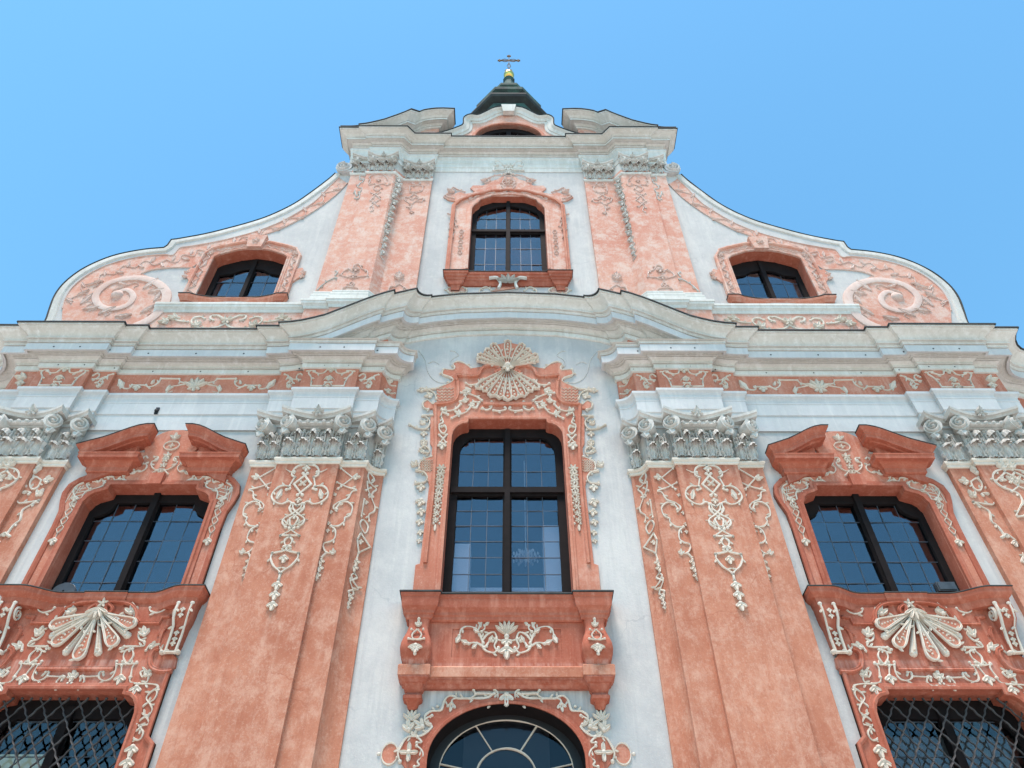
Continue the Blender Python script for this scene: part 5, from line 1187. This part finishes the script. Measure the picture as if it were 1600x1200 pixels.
MB().lathe(0, TY, o8([(1.80, 36.42), (1.50, 36.5), (1.42, 36.75), (1.38, 37.55), (1.54, 37.68), (1.56, 37.9), (1.40, 37.98), (1.05, 38.5), (.86, 39.2), (.82, 39.6), (.93, 39.7), (.94, 39.9), (.80, 40.0), (.45, 40.5), (.28, 41.2), (.22, 42.2), (.30, 42.4), (.14, 42.6), (.12, 42.95)]), 8, a8).build('turret_roof', 'copper', TU)
MB().lathe(0, TY, [(.01, 42.86), (.12, 42.89), (.21, 42.97), (.27, 43.1), (.285, 43.2), (.27, 43.32), (.21, 43.42), (.12, 43.48), (.05, 43.5)], 20).build('ball', 'gold', TU, True, 80)
m = MB(); cd = -TY
m.box(-.02, .02, cd-.02, cd+.02, 43.45, 45.95).box(-.52, .52, cd-.02, cd+.02, 45.28, 45.32)
for x, z in ((-.52, 45.3), (.52, 45.3), (0, 45.95)):
    for dx, dz in ((0, .07), (.07, 0), (-.07, 0), (0, -.07)): m.box(x+dx-.04, x+dx+.04, cd-.035, cd+.035, z+dz-.04, z+dz+.04)
for s in (-1, 1): m.stroke(spline([(s*.02, 43.5), (s*.16, 43.7), (s*.12, 43.95), (s*.03, 43.85)], 4), .05, .05, cd); m.stroke(spline([(s*.03, 44.2), (s*.1, 44.5), (s*.03, 44.8)], 4), .03, .03, cd); m.stroke(spline([(s*.05, 45.2), (s*.25, 45.12), (s*.4, 45.24)], 4), .03, .03, cd); m.stroke(spline([(s*.05, 45.4), (s*.25, 45.48), (s*.4, 45.36)], 4), .03, .03, cd)
m.build('cross', 'oldgold', TU)

# ------------------------------------------------------------------ body of the church behind the facade
BD = empty('nave', CH)
MB().add([(-11.6, .8, 0), (11.6, .8, 0), (11.6, 40, 0), (-11.6, 40, 0), (-11.6, .8, 15), (11.6, .8, 15), (11.6, 40, 15), (-11.6, 40, 15)], [(0, 3, 7, 4), (1, 5, 6, 2), (2, 6, 7, 3)]).build('nave_wall', 'white', BD)
MB().add([(-11.9, .9, 15), (11.9, .9, 15), (11.9, 40, 15), (-11.9, 40, 15), (0, .9, 23.5), (0, 40, 23.5)], [(0, 4, 5, 3), (1, 2, 5, 4), (0, 1, 4), (3, 5, 2)]).build('nave_roof', 'roof', BD)
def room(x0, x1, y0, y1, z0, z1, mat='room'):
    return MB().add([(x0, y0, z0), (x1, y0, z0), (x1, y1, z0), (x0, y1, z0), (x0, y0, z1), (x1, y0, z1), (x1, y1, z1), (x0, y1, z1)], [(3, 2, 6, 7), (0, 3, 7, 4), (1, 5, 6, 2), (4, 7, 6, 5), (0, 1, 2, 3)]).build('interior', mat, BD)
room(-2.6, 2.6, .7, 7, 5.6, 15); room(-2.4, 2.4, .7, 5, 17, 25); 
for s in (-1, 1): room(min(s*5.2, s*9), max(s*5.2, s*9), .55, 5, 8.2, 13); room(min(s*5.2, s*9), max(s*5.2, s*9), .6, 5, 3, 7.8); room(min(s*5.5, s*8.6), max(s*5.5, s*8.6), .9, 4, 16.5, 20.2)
room(-1.6, 1.6, .95, 3, 25.8, 28.6)
for s in (-1, 1): MB().box(min(s*.72, s*1.5), max(s*.72, s*1.5), -1.3, -.80, 7, 10.55 if s < 0 else 11.0).build('inner_pillar', 'roomwhite', BD)
MB().box(-.71, .71, -1.25, -1.1, 6, 9.75).build('organ_loft_parapet', 'roomwhite', BD)
MB().box(-8.05, -7.12, -.64, -.62, 3.6, 6.45).build('blind_and_reflection_panel', 'curtain', BD); MB().box(-6.95, -6.1, -.70, -.68, 3.6, 6.2).build('blind_and_reflection_panel', 'room', BD); MB().box(5.9, 8.1, -.70, -.68, 3.6, 6.75).build('blind_and_reflection_panel', 'room', BD)  # pale one is a blind; grey ones are added for cloud reflections in panes

# ------------------------------------------------------------------ loose things
def chandelier():
    t = empty('chandelier', None, (.38, 1.3, 10.55)); tag(t, 'white crystal chandelier hanging behind the right half of the tall central window', 'chandelier')
    m = MB()
    for i in range(12):
        a = 6.2832*i/12
        for q in range(4):
            r = .07+.07*q; m.lathe(r*math.cos(a), r*math.sin(a), [(.005, -.02), (.03, .03), (.005, .16-.03*q)], 5)
    o = m.build('crystals', 'crystal', t); m = MB().lathe(0, 0, [(.02, -.1), (.05, 0), (.03, .1), (.012, .2), (.012, 2.6)], 8); m.build('cord', 'crystal', t)
chandelier()
def floodlight(x, d, z, round_):
    t = empty('floodlight', None, (x, -d, z)); m = MB()
    if round_:
        N = 20; rws = []
        for r, yy in ((.02, -.03), (.20, -.03), (.215, -.01), (.20, .08), (.12, .12), (.02, .13)): rws.append([(r*math.cos(6.2832*j/N), yy, .17+r*.82*math.sin(6.2832*j/N)) for j in range(N)])
        m.grid(rws, True)
    else:
        m.box(-.17, .17, -.06, .05, .06, .24); m.box(-.15, .15, .05, .07, .08, .22)
    m.build('lamp_head', 'lamp', t, round_, 40); MB().box(-.2, -.18, -.02, .02, 0, .18).box(.18, .2, -.02, .02, 0, .18).box(-.2, .2, -.02, .02, 0, .015).build('bracket', 'black', t)
    return t
tag(floodlight(-7.95, -.24, 8.95, True), 'round grey floodlight on the sill of the left window above the shell', 'floodlight')
tag(floodlight(7.86, -.10, 8.985, False), 'dark box floodlight on the sill of the right window above the shell', 'floodlight')
x, z = P(838, 443, UW)
m = MB(); m.stroke(spline([(x-.2, z+.08), (x-.1, z-.03), (x+.08, z-.1), (x+.2, z-.02), (x+.17, z+.12)], 4), .06, .05, UW+.02, (.4, 1)); tag(m.build('iron_hook', 'black', None, True), 'small curved black hook on the white wall under the upper central window', 'hook')
x, z = P(247, 646, WS)
m = MB().box(x-.035, x+.035, WS-.02, WS+.1, z-.09, z+.09); m.blob(x, z-.02, .045, .05, WS+.1); tag(m.build('wall_anchor', 'black', None), 'small black iron anchor in the white band above the left window pediment', 'anchor')
